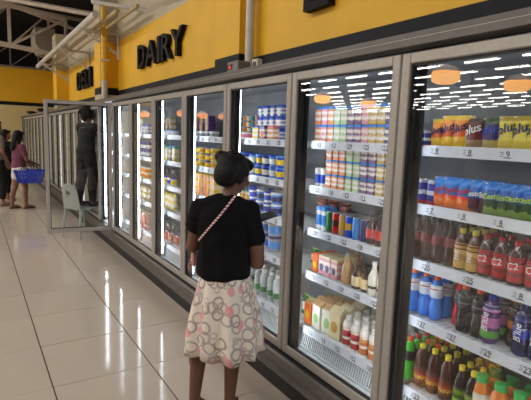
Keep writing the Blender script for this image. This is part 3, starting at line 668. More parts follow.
# ------------------------------------------------------------------ people
def ico(sub):
    bm = bmesh.new(); bmesh.ops.create_icosphere(bm, subdivisions=sub, radius=1)
    bm.verts.index_update(); r = ([v.co.copy() for v in bm.verts], [tuple(v.index for v in f.verts) for f in bm.faces]); bm.free(); return r
ICO2, ICO3 = ico(2), ico(3)
def hull(mb, p0, r0, p1, r1, m_=SKIN, rot=None, big=False):
    """rounded cone between two (ellipsoidal) balls"""
    p0, p1 = Vector(p0), Vector(p1); ax = p1-p0
    if not isinstance(r0, (tuple, list)): r0 = (r0,)*3
    if not isinstance(r1, (tuple, list)): r1 = (r1,)*3
    vs = []
    V_, F_ = ICO3 if big else ICO2
    for n in V_:
        b = n.dot(ax) > 0; c_, r_ = (p1, r1) if b else (p0, r0)
        o = Vector((n.x*r_[0], n.y*r_[1], n.z*r_[2]))
        if rot: o = rot @ o
        vs.append(c_+o)
    mb.raw(vs, F_, m_, True)
def ball(mb, p, r, m_=SKIN, rot=None, big=False): hull(mb, p, r, Vector(p)+Vector((0, 0, 1e-5)), r, m_, rot, big)
def remesh(mb, vox, it=4, mats=None, disp=0):
    me = mb.mesh('tmp'); o = bpy.data.objects.new('tmp', me); COL.objects.link(o)
    m_ = o.modifiers.new('r', 'REMESH'); m_.mode = 'VOXEL'; m_.voxel_size = vox; m_.use_smooth_shade = True
    s_ = o.modifiers.new('s', 'SMOOTH'); s_.factor = .5; s_.iterations = it
    dg = bpy.context.evaluated_depsgraph_get(); out = bpy.data.meshes.new_from_object(o.evaluated_get(dg)); bpy.data.objects.remove(o)
    out.materials.clear()
    for q in (mats or mb.mats): out.materials.append(q)
    for p in out.polygons: p.use_smooth = True; p.material_index = 0
    return out
def hand(mb, w_, d, n, s, curl=.6, sc=1.0):
    w_, d, n = Vector(w_), Vector(d).normalized(), Vector(n).normalized(); n = (n-d*n.dot(d)).normalized(); lat = d.cross(n)*s
    for i in range(4):
        k = w_+d*.075*sc+lat*(.026-.0175*i)*sc
        hull(mb, w_+lat*(.012-.008*i)*sc, .016*sc, k, .012*sc)
        L = [.066, .076, .070, .054][i]*sc; a = curl*(.8+.12*i)
        d1 = d*math.cos(a)+n*math.sin(a); d2 = d*math.cos(a*2.1)+n*math.sin(a*2.1)
        hull(mb, k, .0095*sc, k+d1*L*.5, .0085*sc); hull(mb, k+d1*L*.5, .0085*sc, k+d1*L*.5+d2*L*.5, .007*sc)
    t0 = w_+d*.025*sc+lat*.02*sc; t1 = t0+(d*.55+lat*.6+n*.45).normalized()*.036*sc; t2 = t1+(d*.8+n*.5).normalized()*.03*sc
    hull(mb, t0, .014*sc, t1, .0105*sc); hull(mb, t1, .0105*sc, t2, .008*sc)
def head(mb, c_, q, sc=1.0):
    """skull, jaw, nose, ears, lips; q rotates the head, face looks to local +Y. returns placing function"""
    R_ = q.to_matrix(); c_ = Vector(c_)
    P_ = lambda x, y, z: c_+R_ @ Vector((x, y, z))*sc
    def b(p, r): ball(mb, P_(*p), [v*sc for v in r], SKIN, R_, True)
    b((0, -.012, .025), (.072, .088, .078)); b((0, .018, -.02), (.062, .068, .075)); b((0, .045, -.065), (.036, .036, .032))
    hull(mb, P_(0, .084, .012), .008*sc, P_(0, .098, -.022), .0125*sc)
    b((0, .078, -.055), (.022, .012, .009))
    for s in (-1, 1): b((s*.074, -.005, -.005), (.009, .018, .03)); b((s*.042, .06, -.02), (.022, .02, .022)); b((s*.028, .074, .03), (.02, .012, .006))
    return P_
def face_bits(root, P_, R_, sc, name='eye'):
    for s in (-1, 1):
        e = MB(); ball(e, P_(s*.029, .079, .012), (.011*sc, .008*sc, .006*sc), mat('eye_white', (220, 214, 206), .3)); ball(e, P_(s*.029, .086, .012), (.005*sc, .004*sc, .005*sc), HAIR); obj('eye', e, root)
    e = MB(); ball(e, P_(0, .089, -.055), (.021*sc, .006*sc, .006*sc), mat('lips', (140, 62, 58), .4), R_); obj('mouth', e, root)

# --- the shopper in the foreground
ws = empty('person', 'woman seen from behind in black T-shirt and circle-print skirt, standing at the coolers', 'person', (1.09, 2.17, 0), -math.radians(32))
b = MB()
TXO = .03
hull(b, (TXO, 0, .82), (.115, .09, .09), (TXO, 0, .95), (.115, .085, .08), big=True)
hull(b, (TXO, 0, .95), (.115, .085, .08), (TXO, .0, 1.14), (.135, .09, .07), big=True)
hull(b, (TXO-.10, -.005, 1.175), .034, (TXO+.10, -.005, 1.175), .034, big=True)
hull(b, (TXO, -.005, 1.17), (.06, .045, .04), (TXO+.02, .01, 1.24), (.046, .044, .04))
hull(b, (TXO+.012, .005, 1.22), .045, (TXO+.038, .03, 1.30), .045)
hq = Quaternion((0, 0, 1), -math.radians(38)) @ Quaternion((1, 0, 0), -math.radians(22))
PH = head(b, (TXO+.045, .035, 1.358), hq, .96)
# legs
for s, hx, kx, ax, fy in ((-1, -.030, -.100, -.115, .0), (1, .09, .085, .08, .02)):
    hull(b, (hx, 0, .74), .070, (kx, .01, .44), .052); hull(b, (kx, .01, .44), .05, (kx*.95+ax*.05, -.012, .33), .049); hull(b, (kx*.95+ax*.05, -.012, .33), .049, (ax, -.02+fy, .09), .030)
    hull(b, (ax, -.03+fy, .05), (.032, .035, .045), (ax*1.02, .08+fy, .035), (.038, .05, .028)); 
    for t in range(5): ball(b, (ax+(t-2)*.017*1, .135+fy-abs(t-(1.2 if s < 0 else 2.8))*.008, .022), (.010, .018, .012))
# arms
RA = [(TXO+.134, 0, 1.178), (TXO+.180, -.02, .90), (TXO+.185, .15, 1.04)]
LA = [(TXO-.134, 0, 1.178), (TXO-.172, .03, .965), (TXO-.05, .21, 1.06)]
for A in (RA, LA):
    hull(b, A[0], .042, A[1], .037); hull(b, A[1], .040, A[2], .026)
rd = (Vector(RA[2])-Vector(RA[1])).normalized()
hand(b, RA[2], rd*.7+Vector((.0, .2, .5)), (-.8, .3, .25), 1, .75, .95)
ld = Vector((.35, .5, .2)); hand(b, LA[2], ld, (.3, .2, -.6), -1, .7, .95)
body = obj('body', remesh(b, .0052, 3, [SKIN]), ws)
face_bits(ws, PH, hq.to_matrix(), .96)
# T-shirt
SHIRT = mat('shirt_black', (12, 11, 14), .9, 0, .2, 90, spec=.2)
b = MB()
hull(b, (TXO, -.005, .835), (.152, .12, .05), (TXO, 0, .95), (.142, .110, .08), SHIRT, big=True)
hull(b, (TXO, 0, .95), (.142, .110, .08), (TXO, -.005, 1.15), (.145, .108, .075), SHIRT, big=True)
hull(b, (TXO-.115, -.005, 1.172), .056, (TXO-.03, -.005, 1.212), .050, SHIRT, big=True); hull(b, (TXO+.03, -.005, 1.212), .050, (TXO+.115, -.005, 1.172), .056, SHIRT, big=True); hull(b, (TXO-.04, -.005, 1.2), .053, (TXO+.04, -.005, 1.2), .053, SHIRT)
hull(b, (TXO, -.01, 1.205), (.085, .06, .04), (TXO+.01, -.004, 1.235), (.056, .052, .02), SHIRT)
for A, s in ((RA, 1), (LA, -1)):
    a0, a1 = Vector(A[0]), Vector(A[1]); hull(b, a0, .053, a0+(a1-a0)*(.52 if s > 0 else .42), .060, SHIRT)
    for t in (.2, .36): ball(b, a0+(a1-a0)*t+Vector((s*.002, -.008, 0)), (.054, .054, .04), SHIRT)
# hem cut level: slab trick - loft the lower edge
sm_ = remesh(b, .007, 3, [SHIRT])
for v in sm_.vertices:
    if v.co.z < .806: v.co.z = .806 - (0.806-v.co.z)*.12
    if v.co.z < 1.1: # soft folds
        a = math.atan2(v.co.y, v.co.x-TXO); k = .004*math.sin(a*7+v.co.z*14)+.003*math.sin(a*3-v.co.z*30)
        v.co.x += math.cos(a)*k; v.co.y += math.sin(a)*k
shirt = obj('t_shirt', sm_, ws)
# skirt with circle print
def skirt_mat():
    M, nt, bs = nodes('skirt_print'); L = nt.links
    uv = nt.nodes.new('ShaderNodeUVMap'); uv.uv_map = 'UVMap'
    cream = (*sr((232, 220, 204)), 1)
    prev = None
    for i, (sc_, rr, w_, colr, off) in enumerate(((12, .33, .13, (188, 174, 166), 0), (12.5, .42, .5, (230, 164, 164), 3.3), (12, .34, .13, (172, 156, 152), 7.7), (17, .26, .13, (200, 186, 176), 11.1))):
        mp = nt.nodes.new('ShaderNodeMapping'); mp.inputs['Location'].default_value = (off, off*.7, 0); L.new(uv.outputs[0], mp.inputs[0])
        v = nt.nodes.new('ShaderNodeTexVoronoi'); v.voronoi_dimensions = '2D'; v.inputs['Scale'].default_value = sc_; v.inputs['Randomness'].default_value = .7; L.new(mp.outputs[0], v.inputs['Vector'])
        r = nt.nodes.new('ShaderNodeValToRGB'); r.color_ramp.interpolation = 'CONSTANT'
        e = r.color_ramp.elements; e[0].position = 0; e[0].color = (1 if i == 1 else 0,)*3+(1,)
        e[1].position = rr*.72 if i == 1 else rr-w_/2; e[1].color = (0 if i == 1 else 1,)*3+(1,)
        if i != 1: x_ = e.new(rr+w_/2); x_.color = (0, 0, 0, 1)
        L.new(v.outputs['Distance'], r.inputs['Fac'])
        sp = nt.nodes.new('ShaderNodeSeparateColor'); L.new(v.outputs['Color'], sp.inputs[0])
        gt = nt.nodes.new('ShaderNodeMath'); gt.operation = 'GREATER_THAN'; gt.inputs[1].default_value = [.35, .52, .5, .7][i]; L.new(sp.outputs[0], gt.inputs[0])
        mu = nt.nodes.new('ShaderNodeMath'); mu.operation = 'MULTIPLY'; L.new(r.outputs['Color'], mu.inputs[0]); L.new(gt.outputs[0], mu.inputs[1])
        mx = nt.nodes.new('ShaderNodeMix'); mx.data_type = 'RGBA'; L.new(mu.outputs[0], mx.inputs[0])
        if prev is None: mx.inputs[6].default_value = cream
        else: L.new(prev, mx.inputs[6])
        mx.inputs[7].default_value = (*sr(colr), 1); prev = mx.outputs[2]
    L.new(prev, bs.inputs['Base Color']); bs.inputs['Roughness'].default_value = .85
    return M
SK = skirt_mat(); n = 96; rings = []
prof = [(.855, .128, .103), (.815, .138, .110), (.765, .148, .118), (.72, .158, .125), (.66, .172, .138), (.58, .186, .152), (.50, .198, .164), (.44, .195, .167), (.392, .199, .172)]
vs = []; fs = []; uvs = []
for layer in (0, 1):
    for j, (z, rx, ry) in enumerate(prof):
        t = j/(len(prof)-1)
        for i in range(n):
            a = 2*PI*i/n; fold = (t**1.3)*(.022*math.sin(a*9+.6)+.010*math.sin(a*5+2)+.006*math.sin(a*17))
            k = 1-(.012 if layer else 0)
            vs.append((.02+TXO*.6+(rx+fold)*math.cos(a)*k, (ry+fold)*math.sin(a)*k, z+.006*t*math.sin(a*9+2.0)+.01*t*math.sin(a*2)))
NR = len(prof)
for layer in (0, 1):
    o_ = layer*NR*n
    for j in range(NR-1):
        for i in range(n):
            k = (i+1) % n; fs.append((o_+j*n+i, o_+j*n+k, o_+(j+1)*n+k, o_+(j+1)*n+i)); uvs.append([(i/n*1.15, prof[j][0]), ((i+1)/n*1.15, prof[j][0]), ((i+1)/n*1.15, prof[j+1][0]), (i/n*1.15, prof[j+1][0])])
for i in range(n):
    k = (i+1) % n; a = (NR-1)*n; fs.append((a+i, a+k, NR*n+a+k, NR*n+a+i)); uvs.append([(i/n, .3)]*4)
me = bpy.data.meshes.new('skirt'); me.from_pydata(vs, [], fs); me.materials.append(SK); ul = me.uv_layers.new(name='UVMap')
for p, u in zip(me.polygons, uvs):
    p.use_smooth = True
    for li, q in zip(p.loop_indices, u): ul.data[li].uv = q
obj('skirt', me, ws)
# hair gathered in a loose bun
b = MB(); HR = hq.to_matrix()
def hb(p, r): ball(b, PH(*p), r, HAIR, HR, True)
hb((0, -.03, .03), (.083, .094, .088)); hb((0, -.06, -.012), (.078, .062, .075)); hb((-.01, -.06, -.045), (.062, .05, .045)); hb((.01, .03, .068), (.066, .055, .04)); hb((-.058, -.01, .0), (.03, .06, .06)); hb((.056, -.01, .015), (.028, .05, .06))
hb((-.065, -.06, .072), (.046, .046, .036))
for i in range(26):
    a = random.uniform(0, 2*PI); z = random.uniform(-.05, .09); r_ = .078
    p0 = Vector((math.cos(a)*r_, -.035+math.sin(a)*r_*.95, z)); 
    if p0.y > .02 and z < .05: continue
    hb((p0.x*.96, p0.y*.96, p0.z), (.012, .012, .03))
obj('hair', remesh(b, .005, 8, [HAIR]), ws)
# braided strap laid over the back by ray casting on the shirt
bv = BVHTree.FromPolygons([v.co.copy() for v in sm_.vertices], [tuple(p.vertices) for p in sm_.polygons]); pts = []
for i in range(26):
    t = i/25; x = TXO+.055+(-.178-.055)*t; z = 1.25+(.95-1.25)*t
    h_ = bv.ray_cast(Vector((x, -.6, z)), Vector((0, 1, 0)))
    if h_[0]: pts.append(h_[0]+Vector((0, -.004, 0)))
def strap_mat():
    M, nt, bs = nodes('braid_strap'); tc = nt.nodes.new('ShaderNodeTexCoord'); wv = nt.nodes.new('ShaderNodeTexWave'); wv.inputs['Scale'].default_value = 22; wv.bands_direction = 'Z'
    nt.links.new(tc.outputs['Object'], wv.inputs['Vector']); r = nt.nodes.new('ShaderNodeValToRGB'); r.color_ramp.interpolation = 'CONSTANT'
    r.color_ramp.elements[0].color = (*sr((170, 60, 66)), 1); r.color_ramp.elements[1].color = (*sr((228, 216, 206)), 1); r.color_ramp.elements[1].position = .4
    nt.links.new(wv.outputs['Color'], r.inputs['Fac']); nt.links.new(r.outputs['Color'], bs.inputs['Base Color']); bs.inputs['Roughness'].default_value = .8; return M
STR = strap_mat()
bag = empty('shoulder_bag', 'small bag with braided pink and white strap worn across the woman\'s back', 'bag', (1.09, 2.17, 0), -math.radians(32))
q = MB(); q.tube(pts, .0045, STR, 8); q.tube([p+Vector((0, 0, .006)) for p in pts], .003, STR, 8); obj('strap', q, bag)
q = MB(); q.box((TXO-.185, .05, .84), (TXO-.155, .15, .93), mat('bag_cloth', (206, 150, 140), .8), bev=.012); obj('pouch', q, bag)
q = MB(); 
for i in range(5): q.tube([(TXO-.185, .05+.012*i, .88), (TXO-.195, .045+.012*i, .85), (TXO-.19, .04+.012*i, .82)], .003, STR, 5)
obj('tassel', q, bag)
# phone in the right hand
pw = MB().box((-.036, -.0045, -.07), (.036, .0045, .07), DARK, bev=.003)
ph = tag(obj('phone', pw), 'dark phone held in the woman\'s right hand', 'phone'); 
Mw = Matrix.Translation((1.09, 2.17, 0)) @ Matrix.Rotation(-math.radians(32), 4, 'Z')
ph.matrix_world = Mw @ Matrix.Translation((TXO+.215, .225, 1.105)) @ Matrix.Rotation(math.radians(-70), 4, 'X') @ Matrix.Rotation(math.radians(55), 4, 'Y')

# --- background figures
def figure(label, loc, rz, h, cfg):
    """standing figure built at height 1.6 and scaled; cfg sets clothes, arm targets and hair"""
    r = empty('person', label, 'person', loc, rz); k = h/1.6; r.scale = (k, k, k)
    b = MB(); st = cfg.get('stride', .1); ln = cfg.get('lean', 0); V = cfg.get('vox', .011)
    def T(x, y, z): return (x, y+ln*max(0, z-.85), z)
    hull(b, T(0, 0, .86), (.155, .12, .09), T(0, 0, 1.0), (.125, .1, .08)); hull(b, T(0, 0, 1.0), (.125, .1, .08), T(0, 0, 1.22), (.145, .1, .08)); hull(b, T(-.13, 0, 1.3), .05, T(.13, 0, 1.3), .05)
    hull(b, T(0, 0, 1.3), .05, T(0, .02, 1.42), .045)
    hq_ = Quaternion((0, 0, 1), cfg.get('turn', 0)) @ Quaternion((1, 0, 0), -cfg.get('nod', .15))
    PH_ = head(b, T(0, .03, 1.485), hq_, 1.05)
    for s, f_ in ((-1, -st), (1, st)):
        hull(b, (s*.085, 0, .82), .095, (s*.09, f_*.6+.02, .46), .058); hull(b, (s*.09, f_*.6+.02, .46), .056, (s*.09, f_*.8-.01, .34), .056); hull(b, (s*.09, f_*.8-.01, .34), .056, (s*.09, f_-.02, .09), .034)
        hull(b, (s*.09, f_-.03, .05), (.036, .04, .04), (s*.095, f_+.11, .035), (.042, .05, .026))
    for s, key in ((-1, 'L'), (1, 'R')):
        el, wr_ = cfg[key]; sh = T(s*.17, 0, 1.28)
        hull(b, sh, .048, el, .039); hull(b, el, .04, wr_, .027); d = (Vector(wr_)-Vector(el)).normalized(); hand(b, wr_, d, (-s*.6, 0, -.6), s, .7, 1.05)
    me = remesh(b, V, 3, [cfg['skin']]); obj('body', me, r)
    face_bits(r, PH_, hq_.to_matrix(), 1.05)
    # top
    b = MB(); c1 = cfg['top']
    hull(b, T(0, 0, .88), (.175, .14, .06), T(0, 0, 1.03), (.155, .125, .08), c1); hull(b, T(0, 0, 1.03), (.155, .125, .08), T(0, 0, 1.2), (.17, .12, .09), c1); hull(b, T(-.13, 0, 1.285), .066, T(.13, 0, 1.285), .066, c1)
    for s, key in ((-1, 'L'), (1, 'R')):
        el, wr_ = cfg[key]; sh = Vector(T(s*.17, 0, 1.28)); e = Vector(el); 
        if cfg.get('long'): hull(b, sh, .062, e, .052, c1); hull(b, e, .052, Vector(e).lerp(Vector(wr_), .92), .038, c1)
        else: hull(b, sh, .064, sh.lerp(e, .55), .058, c1)
    obj('top', remesh(b, V, 3, [c1]), r)
    b = MB(); c2 = cfg['bottom']; leg = cfg['leg']
    hull(b, (0, 0, .80), (.17, .13, .08), T(0, 0, .92), (.16, .125, .05), c2)
    for s, f_ in ((-1, -st), (1, st)):
        a0 = Vector((s*.085, 0, .82)); a1 = Vector((s*.09, f_*.6+.02, .46)); a2 = Vector((s*.09, f_-.02, .11))
        if leg <= 1: hull(b, a0, .108, a0.lerp(a1, leg), .105-.02*leg, c2)
        else: hull(b, a0, .11, a1, .085, c2); hull(b, a1, .085, Vector((s*.09, f_*.8-.01, .34)), .082, c2); hull(b, Vector((s*.09, f_*.8-.01, .34)), .082, a1.lerp(a2, leg-1), .062, c2)
    obj(cfg.get('bname', 'trousers'), remesh(b, V, 3, [c2]), r)
    b = MB()
    def hb_(p, q): ball(b, PH_(*p), q, HAIR, hq_.to_matrix(), True)
    hb_((0, -.03, .045), (.092, .098, .085)); hb_((0, -.085, -.02), (.08, .05, .09)); hb_((-.07, -.02, .0), (.02, .05, .07)); hb_((.07, -.02, .0), (.02, .05, .07)); hb_((0, .05, .085), (.06, .04, .025))
    if cfg.get('long_hair'): hull(b, PH_(0, -.09, -.05), (.085, .045, .05), PH_(0, -.11, -.25), (.06, .035, .05), HAIR); hull(b, PH_(.06, -.02, -.05), .03, PH_(.06, -.02, -.2), .02, HAIR)
    else: ball(b, PH_(0, -.12, .05), (.04, .04, .04), HAIR)
    obj('hair', remesh(b, V*.8, 3, [HAIR]), r)
    b = MB(); sc_ = cfg['shoe']
    for s, f_ in ((-1, -st), (1, st)):
        q = MB(); hull(q, (s*.09, f_-.04, .012), (.042, .045, .012), (s*.095, f_+.12, .012), (.05, .055, .012), sc_)
        if cfg.get('closed'): hull(q, (s*.09, f_-.03, .05), (.044, .05, .045), (s*.095, f_+.12, .035), (.048, .058, .032), sc_)
        else: q.tube([(s*.09-.048, f_+.05, .02), (s*.09-.03, f_+.075, .06), (s*.092, f_+.085, .07), (s*.09+.034, f_+.075, .06), (s*.09+.052, f_+.05, .02)], .009, sc_, 6)
        obj('shoe' if cfg.get('closed') else 'slipper', q, r)
    return r
BLK = mat('cloth_black', (13, 13, 15), .8, 0, .2, 60); PLUM = mat('cloth_plum', (112, 58, 78), .8, 0, .12, 40); WSH = mat('cloth_white', (226, 218, 210), .8, 0, .05, 40)
# facing right across the picture: +Y local turned towards +X
pw1 = figure('woman in plum T-shirt and white shorts carrying a blue shopping basket', (.76, 10.2, 0), -math.radians(68), 1.51, dict(skin=SKIN2, top=PLUM, bottom=WSH, leg=.42, bname='shorts', shoe=mat('slipper_brown', (96, 60, 44), .6), long_hair=True, stride=.1, turn=.1, nod=.2,
    R=((.21, .06, 1.02), (.17, .28, .93)), L=((-.20, .08, 1.02), (-.12, .28, .93))))
# basket
bk = empty('shopping_basket', 'blue plastic shopping basket carried by the woman in plum', 'basket', (.93, 9.93, .54), -math.radians(14)); bk.scale = (.92,)*3
BLU = mat('basket_blue', (30, 60, 190), .4, 0, .08, 20)
q = MB(); W0, D_0, H = .21, .13, .25; W1, D1 = .275, .18
def wall(p0, p1, p2, p3, nx_, inner=.004):
    p = [Vector(v) for v in (p0, p1, p2, p3)]
    for i in range(nx_):
        a = (i+.08)/nx_; c_ = (i+.80)/nx_
        A, B_, C_, D_ = p[0].lerp(p[1], a), p[0].lerp(p[1], c_), p[3].lerp(p[2], c_), p[3].lerp(p[2], a)
        nrm = (B_-A).cross(D_-A).normalized()*inner
        q.raw([A, B_, C_, D_, A+nrm, B_+nrm, C_+nrm, D_+nrm], [(0, 1, 2, 3), (7, 6, 5, 4), (0, 4, 5, 1), (1, 5, 6, 2), (2, 6, 7, 3), (3, 7, 4, 0)], BLU)
bt = [(-W0, -D_0, 0), (W0, -D_0, 0), (W0, D_0, 0), (-W0, D_0, 0)]; tp = [(-W1, -D1, H), (W1, -D1, H), (W1, D1, H), (-W1, D1, H)]
for i in range(4): j = (i+1) % 4; wall(bt[i], bt[j], tp[j], tp[i], 12 if i % 2 == 0 else 8)
q.box((-W0, -D_0, -.004), (W0, D_0, .004), BLU)
for f_ in (.33, .66):
    w1, d1, z1 = W0+(W1-W0)*f_, D_0+(D1-D_0)*f_, H*f_
    q.tube([(-w1, -d1, z1), (w1, -d1, z1), (w1, d1, z1), (-w1, d1, z1), (-w1, -d1, z1)], .007, BLU, 6)
obj('basket_body', q, bk); q = MB(); q.tube([(-W1, -D1, H), (W1, -D1, H), (W1, D1, H), (-W1, D1, H), (-W1, -D1, H)], .014, BLU, 8); obj('rim', q, bk)
for s in (-1, 1):
    q = MB(); q.tube([(-.16, s*D1, H), (-.13, s*.06, H+.075), (-.06, s*.012, H+.1), (.06, s*.012, H+.1), (.13, s*.06, H+.075), (.16, s*D1, H)], .007, DARK, 6); obj('handle', q, bk)
figure('long haired woman in black behind the woman in plum', (.62, 11.6, 0), -math.radians(120), 1.52, dict(skin=SKIN2, top=BLK, bottom=BLK, leg=1.7, shoe=mat('slipper_tan', (160, 126, 100), .6), long_hair=True, stride=.08, turn=.2, nod=.1,
    R=((.22, .0, 1.03), (.2, .12, .82)), L=((-.22, .0, 1.03), (-.2, .1, .82))))
figure('black haired person in grey top cut by the left edge', (.40, 10.7, 0), -math.radians(60), 1.70, dict(skin=SKIN2, top=mat('cloth_grey', (120, 112, 104), .8), bottom=BLK, leg=1.8, shoe=mat('shoe_tan', (150, 120, 96), .6), closed=True, stride=.06, turn=0, nod=.1,
    R=((.22, .0, 1.03), (.2, .12, .82)), L=((-.22, .0, 1.03), (-.2, .1, .82))))
figure('person in black standing on the white chair, seen through the open glass door', (1.42, 7.20, .452), -math.radians(62), 1.46, dict(skin=SKIN, top=BLK, bottom=BLK, leg=1.95, shoe=DARK, closed=True, long=True, stride=.06, turn=-.3, nod=-.15, lean=.06,
    R=((.20, .20, 1.22), (.14, .36, 1.38)), L=((-.22, .08, 1.08), (-.12, .28, 1.15))))  # black clothes, with the dark of a silhouette put into their colour
# ------------------------------------------------------------------ chair
ch = empty('plastic_chair', 'white plastic chair with the person in black standing on it', 'chair', (1.35, 7.19, 0), -math.radians(62)); ch.scale = (.88, .88, 1)
q = MB(); q.box((-.21, -.2, .425), (.21, .21, .45), WP, bev=.012); obj('seat', q, ch)
vs = []; fs = []; nz, nx = 9, 9
for s in (0, 1):
    for j in range(nz):
        for i in range(nx):
            u = i/(nx-1)*2-1; v = j/(nz-1); wv = .205-.03*v-(.05*max(0, v-.8)/.2)*(abs(u) > .8)
            vs.append((u*wv, -.2-.07*v-.03*(1-u*u)+s*.014, .43+.37*v))
o_ = nz*nx
for s in (0, 1):
    for j in range(nz-1):
        for i in range(nx-1):
            if i in (3, 4) and j in (4, 5): continue
            a = s*o_+j*nx+i; fs.append((a, a+1, a+nx+1, a+nx))
for j in range(nz-1):
    for i in (0, nx-1): a = j*nx+i; fs.append((a, a+nx, a+nx+o_, a+o_))
for i in range(nx-1):
    for j in (0, nz-1): a = j*nx+i; fs.append((a, a+1, a+1+o_, a+o_))
obj('backrest', MB().raw(vs, fs, WP, True), ch)
for sx in (-1, 1):
    for sy in (-1, 1):
        q = MB(); q.tube([(sx*.18, sy*.175, .435), (sx*.205, sy*.205, .22), (sx*.225, sy*.23, 0)], [.026, .022, .018], WP, 8); obj('leg', q, ch)

# ------------------------------------------------------------------ overhead: pipes, trusses, duct, lamps
def along(label, pts, r, nm='wall_pipe', mt=PIPE, coll=True):
    q = MB().tube(pts, r, mt, 12); o = tag(obj(nm, q), label, 'pipe')
    if coll:
        for p in pts[1:-1] if len(pts) > 2 else []: obj('pipe_collar', MB().tube([Vector(p)+Vector((0, 0, -.03)), Vector(p)+Vector((0, 0, .03))], r*1.15, mt, 12), o)
    return o
along('white vertical pipe on the yellow wall right of DAIRY', [(1.93, 3.36, 1.99), (1.93, 3.36, 2.9), (1.93, 3.36, 3.9)], .036)
yp = MB(); o = tag(obj('wall_pipe', yp.tube([(1.76, 7.47, 2.32), (1.76, 7.47, 3.4)], .045, mat('yellow_pipe', (228, 180, 50), .45), 12)), 'pale yellow vertical pipe between DELI and DAIRY', 'pipe')
obj('pipe_foot', MB().tube([(1.76, 7.47, 1.985), (1.76, 7.47, 2.33)], .046, PIPE, 12), o, label='white lower end'); obj('clamp', MB().tube([(1.70, 7.42, 2.62), (1.82, 7.40, 2.62)], .014, PIPE, 6), o)
along('thick white pipe along the wall above DELI', [(1.50, 6.8, 3.13), (1.50, 13.3, 3.13)], .048)
along('thin cream pipe beside the thick white pipe', [(1.66, 6.3, 3.10), (1.66, 13.3, 3.10)], .03, mt=mat('pipe_cream', (190, 170, 130), .5))
along('thin cream pipe closest to the wall above DELI', [(1.80, 5.9, 3.10), (1.80, 13.3, 3.10)], .024, mt=mat('pipe_cream', (190, 170, 130), .5))
for i, (y, nm) in enumerate(((7.5, 'nearest'), (9.6, 'middle'), (12.0, 'farthest'))):
    t = empty('pipe_bracket', f'{nm} triangular steel bracket under the pipes above DELI', 'bracket', (XW, y, 3.02), 0, 'pipe brackets')
    obj('arm', MB().tube([(-.58, 0, .02), (0, 0, .02)], .022, PIPE, 6), t); obj('strut', MB().tube([(-.55, 0, .02), (0, 0, -.3)], .018, PIPE, 6), t); obj('wall_plate', MB().box((-.03, -.03, -.36), (0, .03, .1), PIPE), t)
tag(obj('roof_brace', MB().tube([(1.5, 7.0, 3.33), (2.4, 5.6, 3.0)], .028, PIPE, 8)), 'pale brace rod running from the pipes above the wall', 'brace')
tag(obj('roof_brace', MB().tube([(1.35, 5.9, 3.42), (2.0, 5.0, 3.02)], .026, PIPE, 8)), 'pale slanting rod meeting the wall top left of DAIRY', 'brace')
def truss(label, y, x0, z0, x1, z1, hh, n_, slope2=0, r=.04):
    t = empty('roof_truss', label, 'truss', (x0, y, z0))
    f = lambda s: (s*(x1-x0), 0, s*(z1-z0)); g = lambda s: (s*(x1-x0), 0, s*(z1-z0)+hh+slope2*s)
    def bar(nm, a, b_, rr): 
        d = Vector(b_)-Vector(a); L = d.length; M = Matrix.Translation((Vector(a)+Vector(b_))/2) @ d.to_track_quat('X', 'Z').to_matrix().to_4x4()
        obj(nm, MB().box((-L/2, -rr*.8, -rr), (L/2, rr*.8, rr), TRUSS, M), t)
    bar('chord', f(0), f(1), r); bar('chord', g(0), g(1), r)
    for i in range(n_+1): bar('upright', f(i/n_), g(i/n_), r*.7)
    for i in range(n_): bar('diagonal', f(i/n_), g((i+1)/n_), r*.55)
truss('nearer pale roof truss above the far aisle at upper left', 12.8, -1.6, 3.75, 2.1, 3.36, .95, 3, -.05, .05)
truss('second roof truss behind the nearer one at upper left', 17.0, -2.2, 4.25, 4.5, 3.95, 1.2, 6, .0, .05)
truss('farthest thin roof truss above the yellow far wall', 21.5, -2.6, 4.0, 5.5, 4.0, .7, 8, .2, .035)
tag(obj('roof_beam', MB().tube([(.55, 12.0, 4.35), (2.3, 9.6, 3.75)], .05, TRUSS, 6)), 'pale slanting roof beam crossing the upper left corner', 'beam')
tag(obj('roof_beam', MB().tube([(.2, 14.5, 5.0), (3.4, 14.5, 4.2)], .05, TRUSS, 6)), 'pale sloping roof beam above the grey duct', 'beam')
q = MB(); q.raw([(1.5, 13.6, 3.75), (1.62, 13.6, 3.55), (1.97, 13.6, 3.5), (1.97, 13.6, 4.15), (1.5, 13.6, 4.15), (1.5, 14.6, 3.75), (1.62, 14.6, 3.55), (1.97, 14.6, 3.5), (1.97, 14.6, 4.15), (1.5, 14.6, 4.15)],
    [(0, 1, 2, 3, 4), (9, 8, 7, 6, 5), (0, 5, 6, 1), (1, 6, 7, 2), (2, 7, 8, 3), (3, 8, 9, 4), (4, 9, 5, 0)], mat('duct_grey', (150, 140, 126), .6)); tag(obj('air_duct', q), 'grey boxy air duct among the roof trusses', 'duct')
# things on the canopy
t = empty('temperature_display', 'small grey box with red digital readout on the canopy', 'display', (1.60, 2.93, 1.985))
obj('case', MB().box((-.05, -.08, 0), (.05, .08, .085), mat('case_grey', (120, 116, 108), .5), bev=.006), t); obj('screen', MB().box((-.053, .0, .03), (-.049, .07, .065), DARK), t)
obj('readout', MB().text('-8', .02, mat('red_led', (255, 40, 30), emit=3), tmat((-.054, .035, .047)), .0005), t)
t = empty('wall_socket', 'small white socket box standing on the canopy', 'socket', (1.6, 2.68, 1.985)); obj('box', MB().box((-.02, -.035, 0), (.02, .035, .075), PIPE, bev=.005), t); obj('face', MB().box((-.024, -.018, .025), (-.018, .018, .055), DARK), t)
for y, nm in ((16.2, 'farther'), (13.6, 'nearer')):
    q = MB(); q.lathe([(.04, 0), (.05, .02), (.13, .05), (.15, .09), (.08, .12)], DARK, 12); o = tag(obj('canopy_lamp', q, None, (1.62, y, 1.985)), f'{nm} small dark round fixture on top of the far coolers', 'fixture')
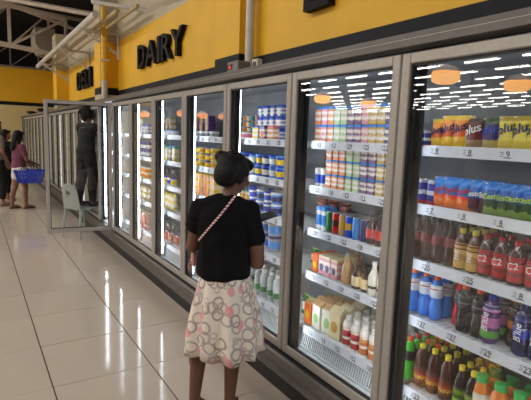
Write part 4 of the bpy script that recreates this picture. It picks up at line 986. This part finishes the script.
for px_, nm in ((4.35, 'left'),):
    t = empty('cable_clip', 'little grey cable clip on the canopy under DAIRY', 'clip', (1.55, 4.75, 1.985)); obj('clip_body', MB().box((-.02, -.06, 0), (.02, .06, .02), ALU, bev=.006), t)

# ceiling lights: long rows of twin tubes over the hall (mirrored in the glass doors)
TUBEM = mat('tube_light', (255, 250, 240), emit=TUBE); HOUS = mat('lamp_housing', (170, 168, 160), .5)
hm = MB().box((-.13, -.8, .04), (.13, .8, .09), HOUS).mesh('housing'); tm = MB().tube([(-.06, -.75, .0), (-.06, .75, .0)], .035, TUBEM, 6, True).tube([(.06, -.75, .0), (.06, .75, .0)], .035, TUBEM, 6, True).mesh('tube')
for i in range(11):
    X = -12.6-2.5*i
    for j in range(16):
        Y = 7+2.5*j + i*.15
        if Y > 9+(-X)*.85+4 or Y < (-X)*.32-1: continue
        t = empty('ceiling_light', 'white twin tube light in the rows under the dark roof', 'ceiling light', (X, Y, 5.0), 0, 'ceiling tube lights')
        obj('housing', hm, t); obj('tube', tm, t); obj('hanger', MB().box((-.01, -.01, .08), (.01, .01, .6), HOUS), t) if j == 0 and i == 0 else None
# warm pendant lamps mirrored in the doors
PEN = mat('pendant_glow', (255, 176, 70), emit=11); PEN2 = mat('pendant_glow_dim', (255, 150, 60), emit=3.5); SHD = mat('pendant_shade', (236, 206, 180), .5, emit=.5)  # shade emits weakly to give the pale halo round the bowl
for i, (X, Y, Z) in enumerate(((-3.25, 4.79, 2.6), (-4.95, 4.62, 2.6), (-4.7, 9.58, 2.6), (-6.5, 9.76, 2.6), (-3.44, 14.2, 2.2), (-4.12, 14.04, 2.2), (-2.51, 13.64, 2.2), (-2.07, 15.99, 2.2))):
    t = empty('pendant_lamp', 'warm orange pendant lamp mirrored in the cooler glass', 'lamp', (X, Y, Z), 0, 'warm pendant lamps')
    s_ = 1.0 if Z > 2.4 else .8
    obj('glowing_bowl', MB().lathe([(.13*s_, -.13*s_), (.2*s_, -.09*s_), (.22*s_, .0), (.2*s_, .05*s_), (.13*s_, .09*s_)], PEN if Z > 2.4 else PEN2, 16), t); obj('lamp_shade', MB().lathe([(.215*s_, .05*s_), (.14*s_, .12*s_), (.04, .16*s_)], SHD, 16), t); obj('cord', MB().tube([(0, 0, .1), (0, 0, 5.5-Z)], .008, DARK, 6), t)
print('PRODUCTS', NP)
